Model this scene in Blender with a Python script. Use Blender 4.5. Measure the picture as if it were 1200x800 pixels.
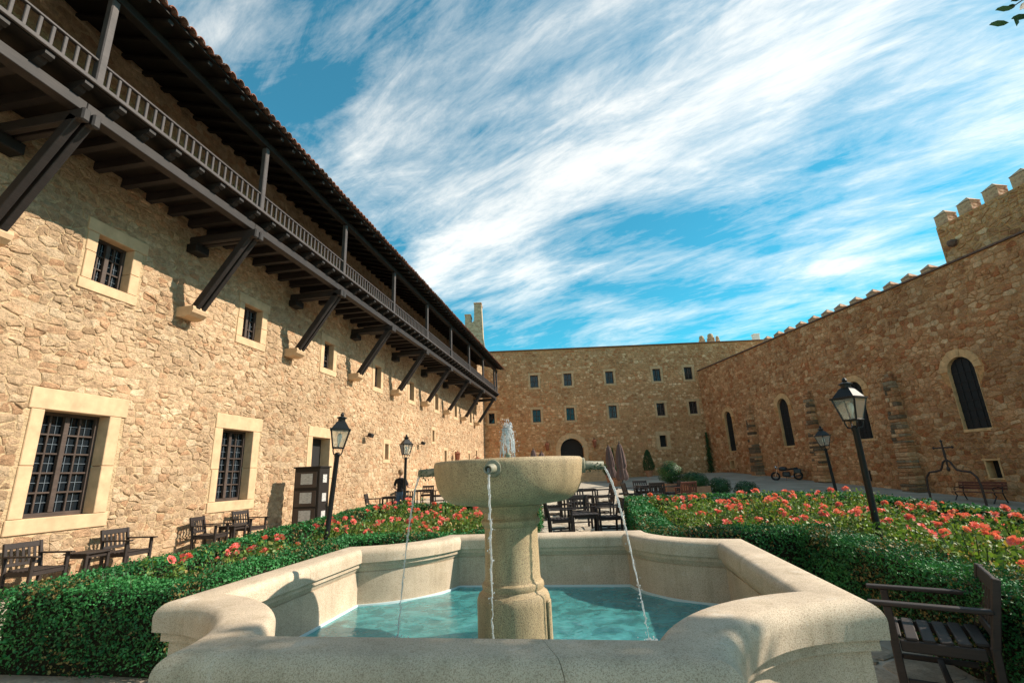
import bpy, bmesh, math, random
import numpy as np
from mathutils import Vector, Matrix, noise as mnoise
R_ = math.radians
random.seed(7); rng = np.random.default_rng(7)
for o in list(bpy.data.objects): bpy.data.objects.remove(o)
S = bpy.context.scene
COL = S.collection

# ------------------------------------------------------------------ camera
CAM_H = 1.75; CAM_F = 566.0; PITCH = math.atan(155 / 566.0); ROLL = -math.atan(.044)
cd = bpy.data.cameras.new('camera'); cam = bpy.data.objects.new('camera', cd); COL.objects.link(cam)
cd.sensor_width = 36; cd.lens = CAM_F / 1200 * 36; cd.clip_start = .05; cd.clip_end = 2000
CAM_R = Matrix.Rotation(math.pi / 2 + PITCH, 3, 'X') @ Matrix.Rotation(ROLL, 3, 'Z')
cam.matrix_world = Matrix.Translation((0, 0, CAM_H)) @ CAM_R.to_4x4()
S.camera = cam
S.render.resolution_x = 1024; S.render.resolution_y = 682

# ------------------------------------------------------------------ sky, sun, exposure
SUN_AZ = R_(1.5); SUN_EL = R_(36.5)          # azimuth measured from +X towards +Y
SUN_STRENGTH = 2.4; SKY_STRENGTH = .15; EXPOSURE = 1.70
S.view_settings.view_transform = 'Standard'; S.view_settings.look = 'None'
S.view_settings.exposure = EXPOSURE; S.view_settings.gamma = 1
S.view_settings.use_curve_mapping = False
world = bpy.data.worlds.new('World'); S.world = world; world.use_nodes = True
wt = world.node_tree; wt.nodes.clear()
def wn(t, **k):
    n = wt.nodes.new(t)
    for a, v in k.items(): setattr(n, a, v)
    return n
def mathn(nt, op, a, b=None, clamp=False):
    n = nt.nodes.new('ShaderNodeMath'); n.operation = op; n.use_clamp = clamp
    for i, v in enumerate((a, b)):
        if v is None: continue
        if isinstance(v, (int, float)): n.inputs[i].default_value = v
        else: nt.links.new(v, n.inputs[i])
    return n.outputs[0]
sky = wn('ShaderNodeTexSky', sky_type='NISHITA', sun_disc=False)
sky.sun_elevation = SUN_EL; sky.sun_rotation = math.pi / 2 - SUN_AZ
sky.altitude = 1000; sky.air_density = 1.0; sky.dust_density = .25; sky.ozone_density = 3.0
tc = wn('ShaderNodeTexCoord'); sx = wn('ShaderNodeSeparateXYZ'); wt.links.new(tc.outputs['Generated'], sx.inputs[0])
zc = mathn(wt, 'ADD', mathn(wt, 'MAXIMUM', sx.outputs[2], 0.0), .16)
cu = mathn(wt, 'DIVIDE', sx.outputs[0], zc); cv = mathn(wt, 'DIVIDE', sx.outputs[1], zc)
cb = wn('ShaderNodeCombineXYZ'); wt.links.new(cu, cb.inputs[0]); wt.links.new(cv, cb.inputs[1])
def cloud_noise(rot, sc, scale, det, rough, dist, seed):
    rt = wn('ShaderNodeMapping'); rt.inputs['Rotation'].default_value = (0, 0, R_(rot)); wt.links.new(cb.outputs[0], rt.inputs[0])
    mp = wn('ShaderNodeMapping'); mp.inputs['Scale'].default_value = sc
    mp.inputs['Location'].default_value = (seed, seed * .7, 0)
    wt.links.new(rt.outputs[0], mp.inputs[0])
    n = wn('ShaderNodeTexNoise'); n.inputs['Scale'].default_value = scale; n.inputs['Detail'].default_value = det
    n.inputs['Roughness'].default_value = rough; n.inputs['Distortion'].default_value = dist
    wt.links.new(mp.outputs[0], n.inputs['Vector']); return n.outputs[0]
def ramp(nt, src, pts):
    r = nt.nodes.new('ShaderNodeValToRGB'); nt.links.new(src, r.inputs[0])
    e = r.color_ramp.elements
    while len(e) < len(pts): e.new(.5)
    for i, (p, c) in enumerate(pts):
        e[i].position = p; e[i].color = (c, c, c, 1) if isinstance(c, (int, float)) else (*c, 1)
    return r.outputs[0]
c1 = cloud_noise(34, (.85, 1.45, 1), 1.05, 10, .61, .40, 5.3)
c2 = cloud_noise(24, (.8, 2.0, 1), 2.4, 9, .68, .7, 8.3); c4 = cloud_noise(40, (.7, 2.8, 1), 6.0, 8, .72, .7, 2.2)
c3 = cloud_noise(10, (1, 1, 1), .42, 3, .5, .2, 1.7)
cm = mathn(wt, 'ADD', mathn(wt, 'MULTIPLY', c1, .62), mathn(wt, 'ADD', mathn(wt, 'MULTIPLY', c2, .30), mathn(wt, 'ADD', mathn(wt, 'MULTIPLY', c3, .26), mathn(wt, 'MULTIPLY', mathn(wt, 'SUBTRACT', c4, .5), .16))))
mask = ramp(wt, cm, [(.525, 0.02), (.60, .27), (.675, .62), (.79, .96)])
tint = wn('ShaderNodeMixRGB', blend_type='MULTIPLY'); tint.inputs[0].default_value = 1
tint.inputs[2].default_value = (.07, .425, .37, 1); wt.links.new(sky.outputs[0], tint.inputs[1])
mix = wn('ShaderNodeMixRGB'); wt.links.new(mask, mix.inputs[0]); wt.links.new(tint.outputs[0], mix.inputs[1])
mix.inputs[2].default_value = (3.0, 2.84, 2.6, 1)
bg = wn('ShaderNodeBackground'); bg.inputs[1].default_value = SKY_STRENGTH; wt.links.new(mix.outputs[0], bg.inputs[0])
wo = wn('ShaderNodeOutputWorld'); wt.links.new(bg.outputs[0], wo.inputs[0])
sl = bpy.data.lights.new('sun', 'SUN'); sl.energy = SUN_STRENGTH; sl.angle = R_(.5); sl.color = (1, .885, .74)
sun = bpy.data.objects.new('sun', sl); COL.objects.link(sun)
sd = Vector((math.cos(SUN_AZ) * math.cos(SUN_EL), math.sin(SUN_AZ) * math.cos(SUN_EL), math.sin(SUN_EL)))
sun.rotation_euler = sd.to_track_quat('Z', 'Y').to_euler(); sun.location = (30, 0, 40)

# ------------------------------------------------------------------ helpers
def link(o, parent=None):
    COL.objects.link(o)
    if parent is not None: o.parent = parent
    return o
def empty(name, loc=(0, 0, 0), rz=0, label=None, cat=None, group=None):
    o = bpy.data.objects.new(name, None); COL.objects.link(o); o.location = loc; o.rotation_euler = (0, 0, rz)
    o.empty_display_size = .2
    if label: tag(o, label, cat, group)
    return o
def tag(o, label=None, cat=None, group=None, kind=None):
    if label: o['label'] = label
    if cat: o['category'] = cat
    if group: o['group'] = group
    if kind: o['kind'] = kind
    return o
def copy_tree(o, parent=None):
    c = o.copy(); COL.objects.link(c); c.parent = parent
    for ch in list(o.children): copy_tree(ch, c)
    return c
class MB:
    def __init__(s): s.v = []; s.f = []; s.t = []
    def add(s, vs, fs, tint=None):
        b = len(s.v); s.v += [tuple(v) for v in vs]; s.f += [tuple(b + i for i in f) for f in fs]
        s.t += [tint if tint is not None else (.5, .5, .5)] * len(vs); return s
    def box(s, c, d, rot=None, bev=0, tint=None):
        hx, hy, hz = d[0] / 2, d[1] / 2, d[2] / 2
        if bev > 0:
            b = min(bev, hx * .9, hy * .9, hz * .9); vs = []; 
            idx = {}
            for sx_ in (-1, 1):
                for sy_ in (-1, 1):
                    for sz_ in (-1, 1):
                        for a in range(3):
                            p = [sx_ * hx, sy_ * hy, sz_ * hz]
                            for k in range(3):
                                if k != a: p[k] -= (sx_, sy_, sz_)[k] * b
                            idx[(sx_, sy_, sz_, a)] = len(vs); vs.append(p)
            fs = []
            for a in range(3):
                o1, o2 = (a + 1) % 3, (a + 2) % 3
                for sg in (-1, 1):
                    q = []
                    for s1, s2 in ((-1, -1), (1, -1), (1, 1), (-1, 1)):
                        k = [0, 0, 0]; k[a] = sg; k[o1] = s1; k[o2] = s2; q.append(idx[(*k, a)])
                    fs.append(q if sg > 0 else q[::-1])
            for a in range(3):
                o1, o2 = (a + 1) % 3, (a + 2) % 3
                for s1 in (-1, 1):
                    for s2 in (-1, 1):
                        q = []
                        for sa, fa in ((-1, o1), (1, o1), (1, o2), (-1, o2)):
                            k = [0, 0, 0]; k[a] = sa; k[o1] = s1; k[o2] = s2; q.append(idx[(*k, fa)])
                        fs.append(q if s1 * s2 < 0 else q[::-1])
            for s1 in (-1, 1):
                for s2 in (-1, 1):
                    for s3 in (-1, 1):
                        q = [idx[(s1, s2, s3, a)] for a in range(3)]
                        fs.append(q if s1 * s2 * s3 > 0 else q[::-1])
        else:
            vs = [(x, y, z) for x in (-hx, hx) for y in (-hy, hy) for z in (-hz, hz)]
            fs = [(0, 1, 3, 2), (4, 6, 7, 5), (0, 4, 5, 1), (2, 3, 7, 6), (0, 2, 6, 4), (1, 5, 7, 3)]
        c = Vector(c)
        if rot is not None: vs = [rot @ Vector(v) + c for v in vs]
        else: vs = [Vector(v) + c for v in vs]
        return s.add(vs, fs, tint)
    def bar(s, a, b, w, d, up=(0, 0, 1), bev=0):
        a = Vector(a); b = Vector(b); z = (b - a).normalized(); x = Vector(up).cross(z)
        if x.length < 1e-4: x = Vector((1, 0, 0)).cross(z)
        x.normalize(); y = z.cross(x)
        return s.box((a + b) / 2, (w, d, (b - a).length), Matrix((x, y, z)).transposed(), bev)
    def tube(s, path, r, n=8, caps=True):
        path = [Vector(p) for p in path]; rs = r if isinstance(r, (list, tuple)) else [r] * len(path)
        vs = []; fs = []; x = None
        for i, p in enumerate(path):
            t = (path[min(i + 1, len(path) - 1)] - path[max(i - 1, 0)]).normalized()
            if x is None:
                x = t.orthogonal().normalized()
            else:
                x = (x - t * x.dot(t)).normalized()
            y = t.cross(x)
            for k in range(n):
                a = 2 * math.pi * k / n; vs.append(p + (x * math.cos(a) + y * math.sin(a)) * rs[i])
        for i in range(len(path) - 1):
            for k in range(n):
                k2 = (k + 1) % n; fs.append((i * n + k, i * n + k2, (i + 1) * n + k2, (i + 1) * n + k))
        if caps:
            fs.append(tuple(range(n))[::-1]); m = (len(path) - 1) * n; fs.append(tuple(m + k for k in range(n)))
        return s.add(vs, fs)
    def lathe(s, prof, n=24, c=(0, 0, 0), caps=True, sq=None):
        vs = []; fs = []
        for r, z in prof:
            for k in range(n):
                a = 2 * math.pi * (k + .5) / n; vs.append((c[0] + r * math.cos(a), c[1] + r * math.sin(a), c[2] + z))
        for i in range(len(prof) - 1):
            for k in range(n):
                k2 = (k + 1) % n; fs.append((i * n + k, i * n + k2, (i + 1) * n + k2, (i + 1) * n + k))
        if caps:
            fs.append(tuple(range(n))[::-1]); m = (len(prof) - 1) * n; fs.append(tuple(m + k for k in range(n)))
        return s.add(vs, fs)
    def xf(s, m):
        s.v = [tuple(m @ Vector(v)) for v in s.v]; return s
    def mesh(s, name, mat=None, smooth=False, tint=False):
        me = bpy.data.meshes.new(name); me.from_pydata(s.v, [], s.f)
        if tint:
            at = me.color_attributes.new('tint', 'FLOAT_COLOR', 'POINT')
            at.data.foreach_set('color', np.array([(a, b, c, 1) for a, b, c in s.t], dtype=np.float32).ravel())
        if smooth: me.polygons.foreach_set('use_smooth', [True] * len(me.polygons))
        me.update()
        if mat: me.materials.append(mat)
        return me
    def build(s, name, mat, parent=None, smooth=False, tint=False):
        o = bpy.data.objects.new(name, s.mesh(name, mat, smooth, tint)); return link(o, parent)
def obj(name, me, parent=None, loc=None, rot=None):
    o = link(bpy.data.objects.new(name, me), parent)
    if loc is not None: o.location = loc
    if rot is not None: o.rotation_euler = rot
    return o
def sharp_smooth(me, ang=40):
    bm = bmesh.new(); bm.from_mesh(me)
    bmesh.ops.remove_doubles(bm, verts=bm.verts, dist=1e-5); bmesh.ops.recalc_face_normals(bm, faces=bm.faces)
    for f in bm.faces: f.smooth = True
    for e in bm.edges:
        if len(e.link_faces) == 2 and e.calc_face_angle(0) > R_(ang): e.smooth = False
    bm.to_mesh(me); bm.free(); me.update(); return me
CAM_RI = CAM_R.transposed()
def proj(p):
    q = CAM_RI @ (Vector(p) - Vector((0, 0, CAM_H)))
    if q.z > -.1: return None
    return 600 + CAM_F * q.x / -q.z, 400 - CAM_F * q.y / -q.z

# ------------------------------------------------------------------ materials
def newmat(name):
    m = bpy.data.materials.new(name); m.use_nodes = True; nt = m.node_tree
    b = nt.nodes['Principled BSDF']; return m, nt, b
def tex_noise(nt, vec, scale, det=4, rough=.55, dist=0):
    n = nt.nodes.new('ShaderNodeTexNoise'); n.inputs['Scale'].default_value = scale; n.inputs['Detail'].default_value = det
    n.inputs['Roughness'].default_value = rough; n.inputs['Distortion'].default_value = dist
    if vec is not None: nt.links.new(vec, n.inputs['Vector'])
    return n.outputs[0]
def objco(nt, sc=None):
    t = nt.nodes.new('ShaderNodeTexCoord').outputs['Object']
    if sc:
        m = nt.nodes.new('ShaderNodeMapping'); m.inputs['Scale'].default_value = sc; nt.links.new(t, m.inputs[0]); t = m.outputs[0]
    return t
def mixc(nt, fac, a, b, blend='MIX'):
    n = nt.nodes.new('ShaderNodeMixRGB'); n.blend_type = blend
    for i, v in enumerate((fac, a, b)):
        if isinstance(v, (int, float)): n.inputs[i].default_value = v
        elif isinstance(v, tuple): n.inputs[i].default_value = (*v, 1)
        else: nt.links.new(v, n.inputs[i])
    return n.outputs[0]
def bump(nt, b, h, strength=.5, dist=.01):
    n = nt.nodes.new('ShaderNodeBump'); n.inputs['Strength'].default_value = strength; n.inputs['Distance'].default_value = dist
    nt.links.new(h, n.inputs['Height']); nt.links.new(n.outputs[0], b.inputs['Normal'])
def mat_stone(name, lo, mid, hi, odd, bdist=.02, patch=(.5, .5), spec=.15):
    """rubble stone: per-stone tone from the 'tint' attribute, grain and lichen from noise"""
    m, nt, b = newmat(name); co = objco(nt)
    at = nt.nodes.new('ShaderNodeAttribute'); at.attribute_name = 'tint'
    sp = nt.nodes.new('ShaderNodeSeparateColor'); nt.links.new(at.outputs['Color'], sp.inputs[0])
    c = ramp(nt, sp.outputs[0], [(0, lo), (.5, mid), (1, hi)])
    c = mixc(nt, ramp(nt, sp.outputs[1], [(.72, 0), (.95, .8)]), c, odd)
    n1 = tex_noise(nt, co, 6, 8, .68); n2 = tex_noise(nt, co, 38, 5, .7); n3 = tex_noise(nt, co, .35, 3, .5)
    c = mixc(nt, 1.0, c, ramp(nt, n1, [(.28, .60), (.5, .95), (.72, 1.25)]), 'MULTIPLY')
    c = mixc(nt, 1.0, c, ramp(nt, n2, [(.3, .72), (.5, 1.0), (.7, 1.16)]), 'MULTIPLY')
    c = mixc(nt, 1.0, c, ramp(nt, n3, [(.35, .82), (.65, 1.14)]), 'MULTIPLY')
    st_ = tex_noise(nt, objco(nt, (1.5, 1.5, .16)), 1.3, 6, .65)          # rain streaks and damp patches
    c = mixc(nt, ramp(nt, st_, [(.52, 0), (.74, .40)]), c, mixc(nt, 1.0, c, (.55, .52, .50), 'MULTIPLY'))
    nt.links.new(c, b.inputs['Base Color']); b.inputs['Roughness'].default_value = .9; b.inputs['Specular IOR Level'].default_value = spec
    h = mathn(nt, 'ADD', mathn(nt, 'MULTIPLY', tex_noise(nt, co, 11, 9, .72), 1.4), mathn(nt, 'MULTIPLY', n2, .35))
    bump(nt, b, h, 1.0, bdist * 2.6); return m
def mat_simple(name, col, rough=.8, nscale=8, var=.25, bscale=40, bdist=.004, bstr=.5, metal=0, spec=.3, sc=None):
    m, nt, b = newmat(name); co = objco(nt, sc)
    n = tex_noise(nt, co, nscale, 6, .6)
    c = mixc(nt, 1.0, col, ramp(nt, n, [(.25, 1 - var), (.5, 1.0), (.75, 1 + var)]), 'MULTIPLY')
    nt.links.new(c, b.inputs['Base Color']); b.inputs['Roughness'].default_value = rough; b.inputs['Metallic'].default_value = metal
    b.inputs['Specular IOR Level'].default_value = spec
    if bdist: bump(nt, b, tex_noise(nt, co, bscale, 5, .6), bstr, bdist)
    return m
def mat_leaf(name, dark, lite, odd=None, rough=.45, trans=.25, spec=.5):
    m, nt, b = newmat(name)
    at = nt.nodes.new('ShaderNodeAttribute'); at.attribute_name = 'tint'
    sp = nt.nodes.new('ShaderNodeSeparateColor'); nt.links.new(at.outputs['Color'], sp.inputs[0])
    c = mixc(nt, sp.outputs[0], dark, lite)
    if odd: c = mixc(nt, ramp(nt, sp.outputs[1], [(.86, 0), (.97, 1)]), c, odd)
    nt.links.new(c, b.inputs['Base Color']); b.inputs['Roughness'].default_value = rough; b.inputs['Specular IOR Level'].default_value = spec
    tr = nt.nodes.new('ShaderNodeBsdfTranslucent'); nt.links.new(mixc(nt, 1.0, c, (1.2, 1.3, .6), 'MULTIPLY'), tr.inputs[0])
    mx = nt.nodes.new('ShaderNodeMixShader'); mx.inputs[0].default_value = trans
    nt.links.new(b.outputs[0], mx.inputs[1]); nt.links.new(tr.outputs[0], mx.inputs[2])
    nt.links.new(mx.outputs[0], nt.nodes['Material Output'].inputs[0]); return m
M = {}
M['stone_left'] = mat_stone('sandstone_pale', (.43, .28, .165), (.56, .385, .24), (.66, .49, .32), (.50, .285, .16))
M['stone_right'] = mat_stone('sandstone_rust', (.45, .19, .085), (.67, .335, .16), (.88, .54, .30), (.53, .17, .065), .04)
M['stone_back'] = mat_stone('sandstone_brown', (.44, .21, .10), (.64, .345, .17), (.93, .63, .38), (.54, .22, .095), .03)
M['stone_dark'] = mat_stone('stone_weathered', (.12, .085, .055), (.27, .18, .11), (.44, .31, .19), (.15, .12, .09), .03)
M['mortar_left'] = mat_simple('mortar_pale', (.50, .36, .215), .95, 5, .35, 13, .07, 1.0, spec=.1)
M['mortar_right'] = mat_simple('mortar_rust', (.53, .265, .11), .95, 5, .35, 13, .07, 1.0, spec=.1)
M['mortar_back'] = mat_simple('mortar_brown', (.52, .295, .14), .95, 5, .35, 13, .07, 1.0, spec=.1)
M['dressed'] = mat_simple('dressed_sandstone', (.55, .38, .23), .85, 3.5, .20, 55, .004, .6, spec=.15)
M['dressed_rust'] = mat_simple('dressed_sandstone_rust', (.60, .345, .165), .88, 3.5, .3, 30, .01, .7, spec=.15)
M['dressed_dark'] = mat_simple('dressed_sandstone_dark', (.54, .35, .195), .88, 3.5, .25, 55, .005, .6, spec=.15)
def mat_wood(name, col, var=.5):
    m, nt, b = newmat(name); co = objco(nt)
    n1 = tex_noise(nt, objco(nt, (30, 2.2, 30)), 1.6, 6, .65, .6); n2 = tex_noise(nt, co, 2.3, 4, .6)
    c = mixc(nt, 1.0, col, ramp(nt, n1, [(.25, 1 - var), (.55, 1.0), (.8, 1 + var)]), 'MULTIPLY')
    c = mixc(nt, 1.0, c, ramp(nt, n2, [(.3, .7), (.7, 1.2)]), 'MULTIPLY')
    nt.links.new(c, b.inputs['Base Color']); b.inputs['Roughness'].default_value = .62; b.inputs['Specular IOR Level'].default_value = .35
    bump(nt, b, n1, .5, .004); return m
M['timber'] = mat_wood('timber_weathered', (.026, .020, .018))
M['timber_dark'] = mat_wood('timber_brown_shaded', (.013, .009, .007))  # near-black: shade under deck and eaves is put into this tone
M['timber_rail'] = mat_wood('timber_grey_lit', (.068, .055, .052), .3)  # weathered rail timber, its sunlit look put into a paler tone
M['chair_wood'] = mat_wood('chair_wood', (.030, .021, .018), .35)
M['chair_red'] = mat_wood('chair_red_wood', (.16, .05, .03), .35)
M['frame_wood'] = mat_wood('window_wood', (.072, .050, .040), .3)
M['tile'] = mat_simple('terracotta_tile', (.22, .085, .05), .85, 9, .45, 40, .004, .5)
M['tile_old'] = mat_simple('terracotta_tile_old', (.13, .075, .055), .9, 9, .5, 40, .004, .5)
M['terracotta'] = mat_simple('terracotta_pot', (.42, .20, .11), .8, 6, .25, 50, .002, .4)
M['iron'] = mat_simple('black_iron', (.010, .011, .012), .45, 30, .3, 90, .001, .3, metal=.0, spec=.3)
M['iron_rust'] = mat_simple('rusty_iron', (.055, .035, .028), .6, 30, .4, 90, .002, .4)
M['copper'] = mat_simple('copper_brown', (.22, .075, .04), .5, 30, .3, 90, .001, .3)
m, nt, b = newmat('dark_glass'); b.inputs['Base Color'].default_value = (.010, .014, .018, 1); b.inputs['Roughness'].default_value = .07; b.inputs['Specular IOR Level'].default_value = .6
bump(nt, b, tex_noise(nt, objco(nt), 3, 2), .12, .02); M['glass'] = m
m, nt, b = newmat('leadwork'); b.inputs['Base Color'].default_value = (.16, .19, .22, 1); b.inputs['Roughness'].default_value = .5; M['lead'] = m
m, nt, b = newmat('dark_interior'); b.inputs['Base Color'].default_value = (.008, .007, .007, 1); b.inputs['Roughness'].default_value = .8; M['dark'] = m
m, nt, b = newmat('lamp_glass'); b.inputs['Base Color'].default_value = (.85, .88, .86, 1); b.inputs['Roughness'].default_value = .08
b.inputs['Transmission Weight'].default_value = .9; b.inputs['IOR'].default_value = 1.15; M['lamp_glass'] = m
m, nt, b = newmat('bulb'); b.inputs['Base Color'].default_value = (.9, .88, .8, 1); b.inputs['Roughness'].default_value = .25; M['bulb'] = m
# granite of the fountain
m, nt, b = newmat('granite'); co = objco(nt)
sp1 = tex_noise(nt, co, 140, 3, .78); sp2 = tex_noise(nt, co, 330, 2, .6); big = tex_noise(nt, co, 2.2, 5, .6)
c = mixc(nt, ramp(nt, sp1, [(.36, .85), (.52, 0)]), (.575, .465, .345), (.25, .175, .115))
c = mixc(nt, ramp(nt, sp2, [(.60, 0), (.70, .75)]), c, (.72, .66, .55))
c = mixc(nt, ramp(nt, sp2, [(.30, .8), (.40, 0)]), c, (.20, .145, .10))
c = mixc(nt, 1.0, c, ramp(nt, big, [(.3, .82), (.7, 1.12)]), 'MULTIPLY')
stk = tex_noise(nt, objco(nt, (5, 5, .5)), 1.6, 6, .65)
c = mixc(nt, ramp(nt, stk, [(.50, 0), (.70, .5)]), c, mixc(nt, 1.0, c, (.62, .60, .52), 'MULTIPLY'))
c = mixc(nt, ramp(nt, tex_noise(nt, co, 4.5, 6, .7), [(.60, 0), (.72, .35)]), c, (.66, .63, .57))
geo = nt.nodes.new('ShaderNodeNewGeometry')
nt.links.new(c, b.inputs['Base Color']); b.inputs['Roughness'].default_value = .72; b.inputs['Specular IOR Level'].default_value = .3
bump(nt, b, mathn(nt, 'ADD', sp1, mathn(nt, 'MULTIPLY', sp2, .5)), .55, .004); M['granite'] = m
# wet algae-stained granite for bowl, with stains in streaks
m, nt, b = newmat('granite_stained'); co = objco(nt)
sp1 = tex_noise(nt, co, 120, 3, .75); sp2 = tex_noise(nt, co, 300, 2, .6); big = tex_noise(nt, objco(nt, (3, 3, .8)), 2.0, 6, .65)
c = mixc(nt, ramp(nt, sp1, [(.38, 1), (.52, 0)]), (.46, .345, .195), (.14, .092, .05))
c = mixc(nt, ramp(nt, sp2, [(.60, 0), (.70, .7)]), c, (.60, .52, .38))
c = mixc(nt, ramp(nt, big, [(.45, 0), (.66, .55)]), c, (.17, .135, .075))
nt.links.new(c, b.inputs['Base Color']); b.inputs['Roughness'].default_value = .55; b.inputs['Specular IOR Level'].default_value = .4
bump(nt, b, mathn(nt, 'ADD', sp1, mathn(nt, 'MULTIPLY', sp2, .5)), .7, .006); M['granite_wet'] = m
M['leaf_box'] = mat_leaf('box_leaf', (.010, .075, .022), (.045, .21, .055), (.20, .15, .05), .55, .14, .3)
M['leaf_rose'] = mat_leaf('rose_leaf', (.040, .12, .025), (.20, .28, .055), (.36, .24, .07), .5, .3, .35)
M['leaf_shrub'] = mat_leaf('shrub_leaf', (.018, .055, .018), (.055, .125, .035), None, .5, .2, .35)
M['leaf_tree'] = mat_leaf('tree_leaf', (.02, .06, .02), (.05, .11, .03), None, .4, .2, .4)
M['petal'] = mat_leaf('rose_petal', (.74, .13, .13), (.88, .27, .22), (.86, .42, .42), .6, .25, .2)
M['soil'] = mat_simple('soil', (.085, .055, .035), .95, 10, .4, 30, .03, .8, spec=.1)
M['twig'] = mat_simple('hedge_twigs', (.020, .020, .012), .95, 20, .5, 40, .02, .6, spec=.05)
M['bark'] = mat_simple('bark', (.10, .075, .055), .9, 12, .4, 25, .03, .8, spec=.1)
M['stem'] = mat_simple('stem', (.07, .085, .03), .8, 20, .3, 0, 0)
M['fabric'] = mat_simple('parasol_cloth', (.125, .085, .078), .9, 4, .2, 200, .002, .4, spec=.1)
M['paper'] = None
def mat_water(name, tint_, body, mixb, sc, bstr, bdist, f0=1.33, zsc=1):
    """clear water: tinted see-through, sky reflection by Fresnel, a share of white body where it is aerated"""
    m, nt, b = newmat(name); nt.nodes.remove(b)
    tr = nt.nodes.new('ShaderNodeBsdfTransparent'); tr.inputs[0].default_value = (*tint_, 1)
    gl = nt.nodes.new('ShaderNodeBsdfGlossy'); gl.inputs['Roughness'].default_value = .03; gl.inputs[0].default_value = (1, 1, 1, 1)
    df = nt.nodes.new('ShaderNodeBsdfDiffuse'); df.inputs[0].default_value = (*body, 1)
    tl = nt.nodes.new('ShaderNodeBsdfTranslucent'); tl.inputs[0].default_value = (*body, 1)
    md = nt.nodes.new('ShaderNodeMixShader'); md.inputs[0].default_value = .5; nt.links.new(df.outputs[0], md.inputs[1]); nt.links.new(tl.outputs[0], md.inputs[2])
    fr = nt.nodes.new('ShaderNodeFresnel'); fr.inputs[0].default_value = f0
    h = mathn(nt, 'ADD', tex_noise(nt, objco(nt, (1, 1, zsc)), sc, 3, .5, .6), mathn(nt, 'MULTIPLY', tex_noise(nt, objco(nt, (1, 1.6, zsc)), sc * 3, 3, .5, .8), .5))
    bp = nt.nodes.new('ShaderNodeBump'); bp.inputs['Strength'].default_value = bstr; bp.inputs['Distance'].default_value = bdist; nt.links.new(h, bp.inputs['Height'])
    for n in (gl, df): nt.links.new(bp.outputs[0], n.inputs['Normal'])
    m1 = nt.nodes.new('ShaderNodeMixShader'); nt.links.new(tr.outputs[0], m1.inputs[1]); nt.links.new(md.outputs[0], m1.inputs[2])
    if mixb > 0: nt.links.new(ramp(nt, h, [(.45, max(0, mixb - .35)), (.95, min(1, mixb + .35))]), m1.inputs[0])
    else: m1.inputs[0].default_value = 0
    m2 = nt.nodes.new('ShaderNodeMixShader'); nt.links.new(fr.outputs[0], m2.inputs[0]); nt.links.new(m1.outputs[0], m2.inputs[1]); nt.links.new(gl.outputs[0], m2.inputs[2])
    nt.links.new(m2.outputs[0], nt.nodes['Material Output'].inputs[0]); return m
M['water'] = mat_water('pool_water', (.50, .93, .92), (.15, .60, .60), .46, 5.5, .45, .022, 1.33)
M['stream'] = mat_water('falling_water', (.93, .96, .97), (.90, .93, .95), .45, 55, .9, .02, 1.33, .4)
M['foam'] = mat_water('foaming_water', (.95, .97, .98), (.93, .95, .97), .72, 60, .9, .02)
m, nt, b = newmat('pool_paint'); n = tex_noise(nt, objco(nt), 3, 5, .6)
nt.links.new(ramp(nt, n, [(.3, (.06, .50, .52)), (.7, (.16, .66, .66))]), b.inputs['Base Color']); b.inputs['Roughness'].default_value = .6; M['pool_paint'] = m
m, nt, b = newmat('pool_edge_paint'); b.inputs['Base Color'].default_value = (.55, .66, .68, 1); b.inputs['Roughness'].default_value = .6; M['pool_edge'] = m
m, nt, b = newmat('bronze_spout'); nt.links.new(ramp(nt, tex_noise(nt, objco(nt), 25, 5), [(.35, (.30, .26, .19)), (.65, (.13, .15, .10))]), b.inputs['Base Color']); b.inputs['Roughness'].default_value = .6; M['spout'] = m
M['moss'] = mat_simple('moss', (.05, .075, .025), .95, 20, .5, 60, .02, .9, spec=.1)
M['flag'] = mat_stone('flagstone', (.40, .345, .27), (.50, .44, .35), (.59, .53, .44), (.44, .35, .25), .012)
M['gravel'] = mat_simple('packed_gravel', (.40, .35, .285), .95, 3, .25, 90, .012, .7, spec=.15)
M['paving'] = mat_simple('grey_paving', (.37, .31, .245), .9, .8, .3, 14, .012, .5, spec=.2)
M['metal_dark'] = mat_simple('dark_painted_metal', (.02, .02, .023), .35, 10, .3, 60, .001, .3, spec=.5)
M['rubber'] = mat_simple('rubber', (.014, .014, .014), .7, 10, .2, 60, .001, .3)
M['chrome'] = mat_simple('chrome', (.5, .5, .5), .25, 10, .2, 0, 0, metal=1)
M['skin'] = mat_simple('skin', (.50, .30, .21), .6, 20, .1, 0, 0)
M['shirt'] = mat_simple('black_cotton', (.012, .012, .014), .85, 20, .3, 60, .003, .5)
M['jeans'] = mat_simple('blue_jeans', (.04, .075, .13), .85, 20, .3, 90, .003, .5)
M['hair'] = mat_simple('brown_hair', (.22, .13, .07), .6, 60, .4, 120, .003, .6)
M['white_plaster'] = mat_simple('white_plaster', (.75, .72, .66), .9, 6, .1, 40, .003, .4)
def mat_far(name, lo, hi, sc):
    m, nt, b = newmat(name); co = objco(nt, (1, 1, 1.5))
    v = nt.nodes.new('ShaderNodeTexVoronoi'); v.inputs['Scale'].default_value = sc; nt.links.new(co, v.inputs[0])
    sp = nt.nodes.new('ShaderNodeSeparateColor'); nt.links.new(v.outputs['Color'], sp.inputs[0])
    c = mixc(nt, sp.outputs[0], lo, hi)
    c = mixc(nt, 1.0, c, ramp(nt, tex_noise(nt, co, 9, 5), [(.3, .7), (.7, 1.2)]), 'MULTIPLY')
    nt.links.new(c, b.inputs['Base Color']); b.inputs['Roughness'].default_value = .9
    bump(nt, b, v.outputs['Distance'], .8, -.08); return m
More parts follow.
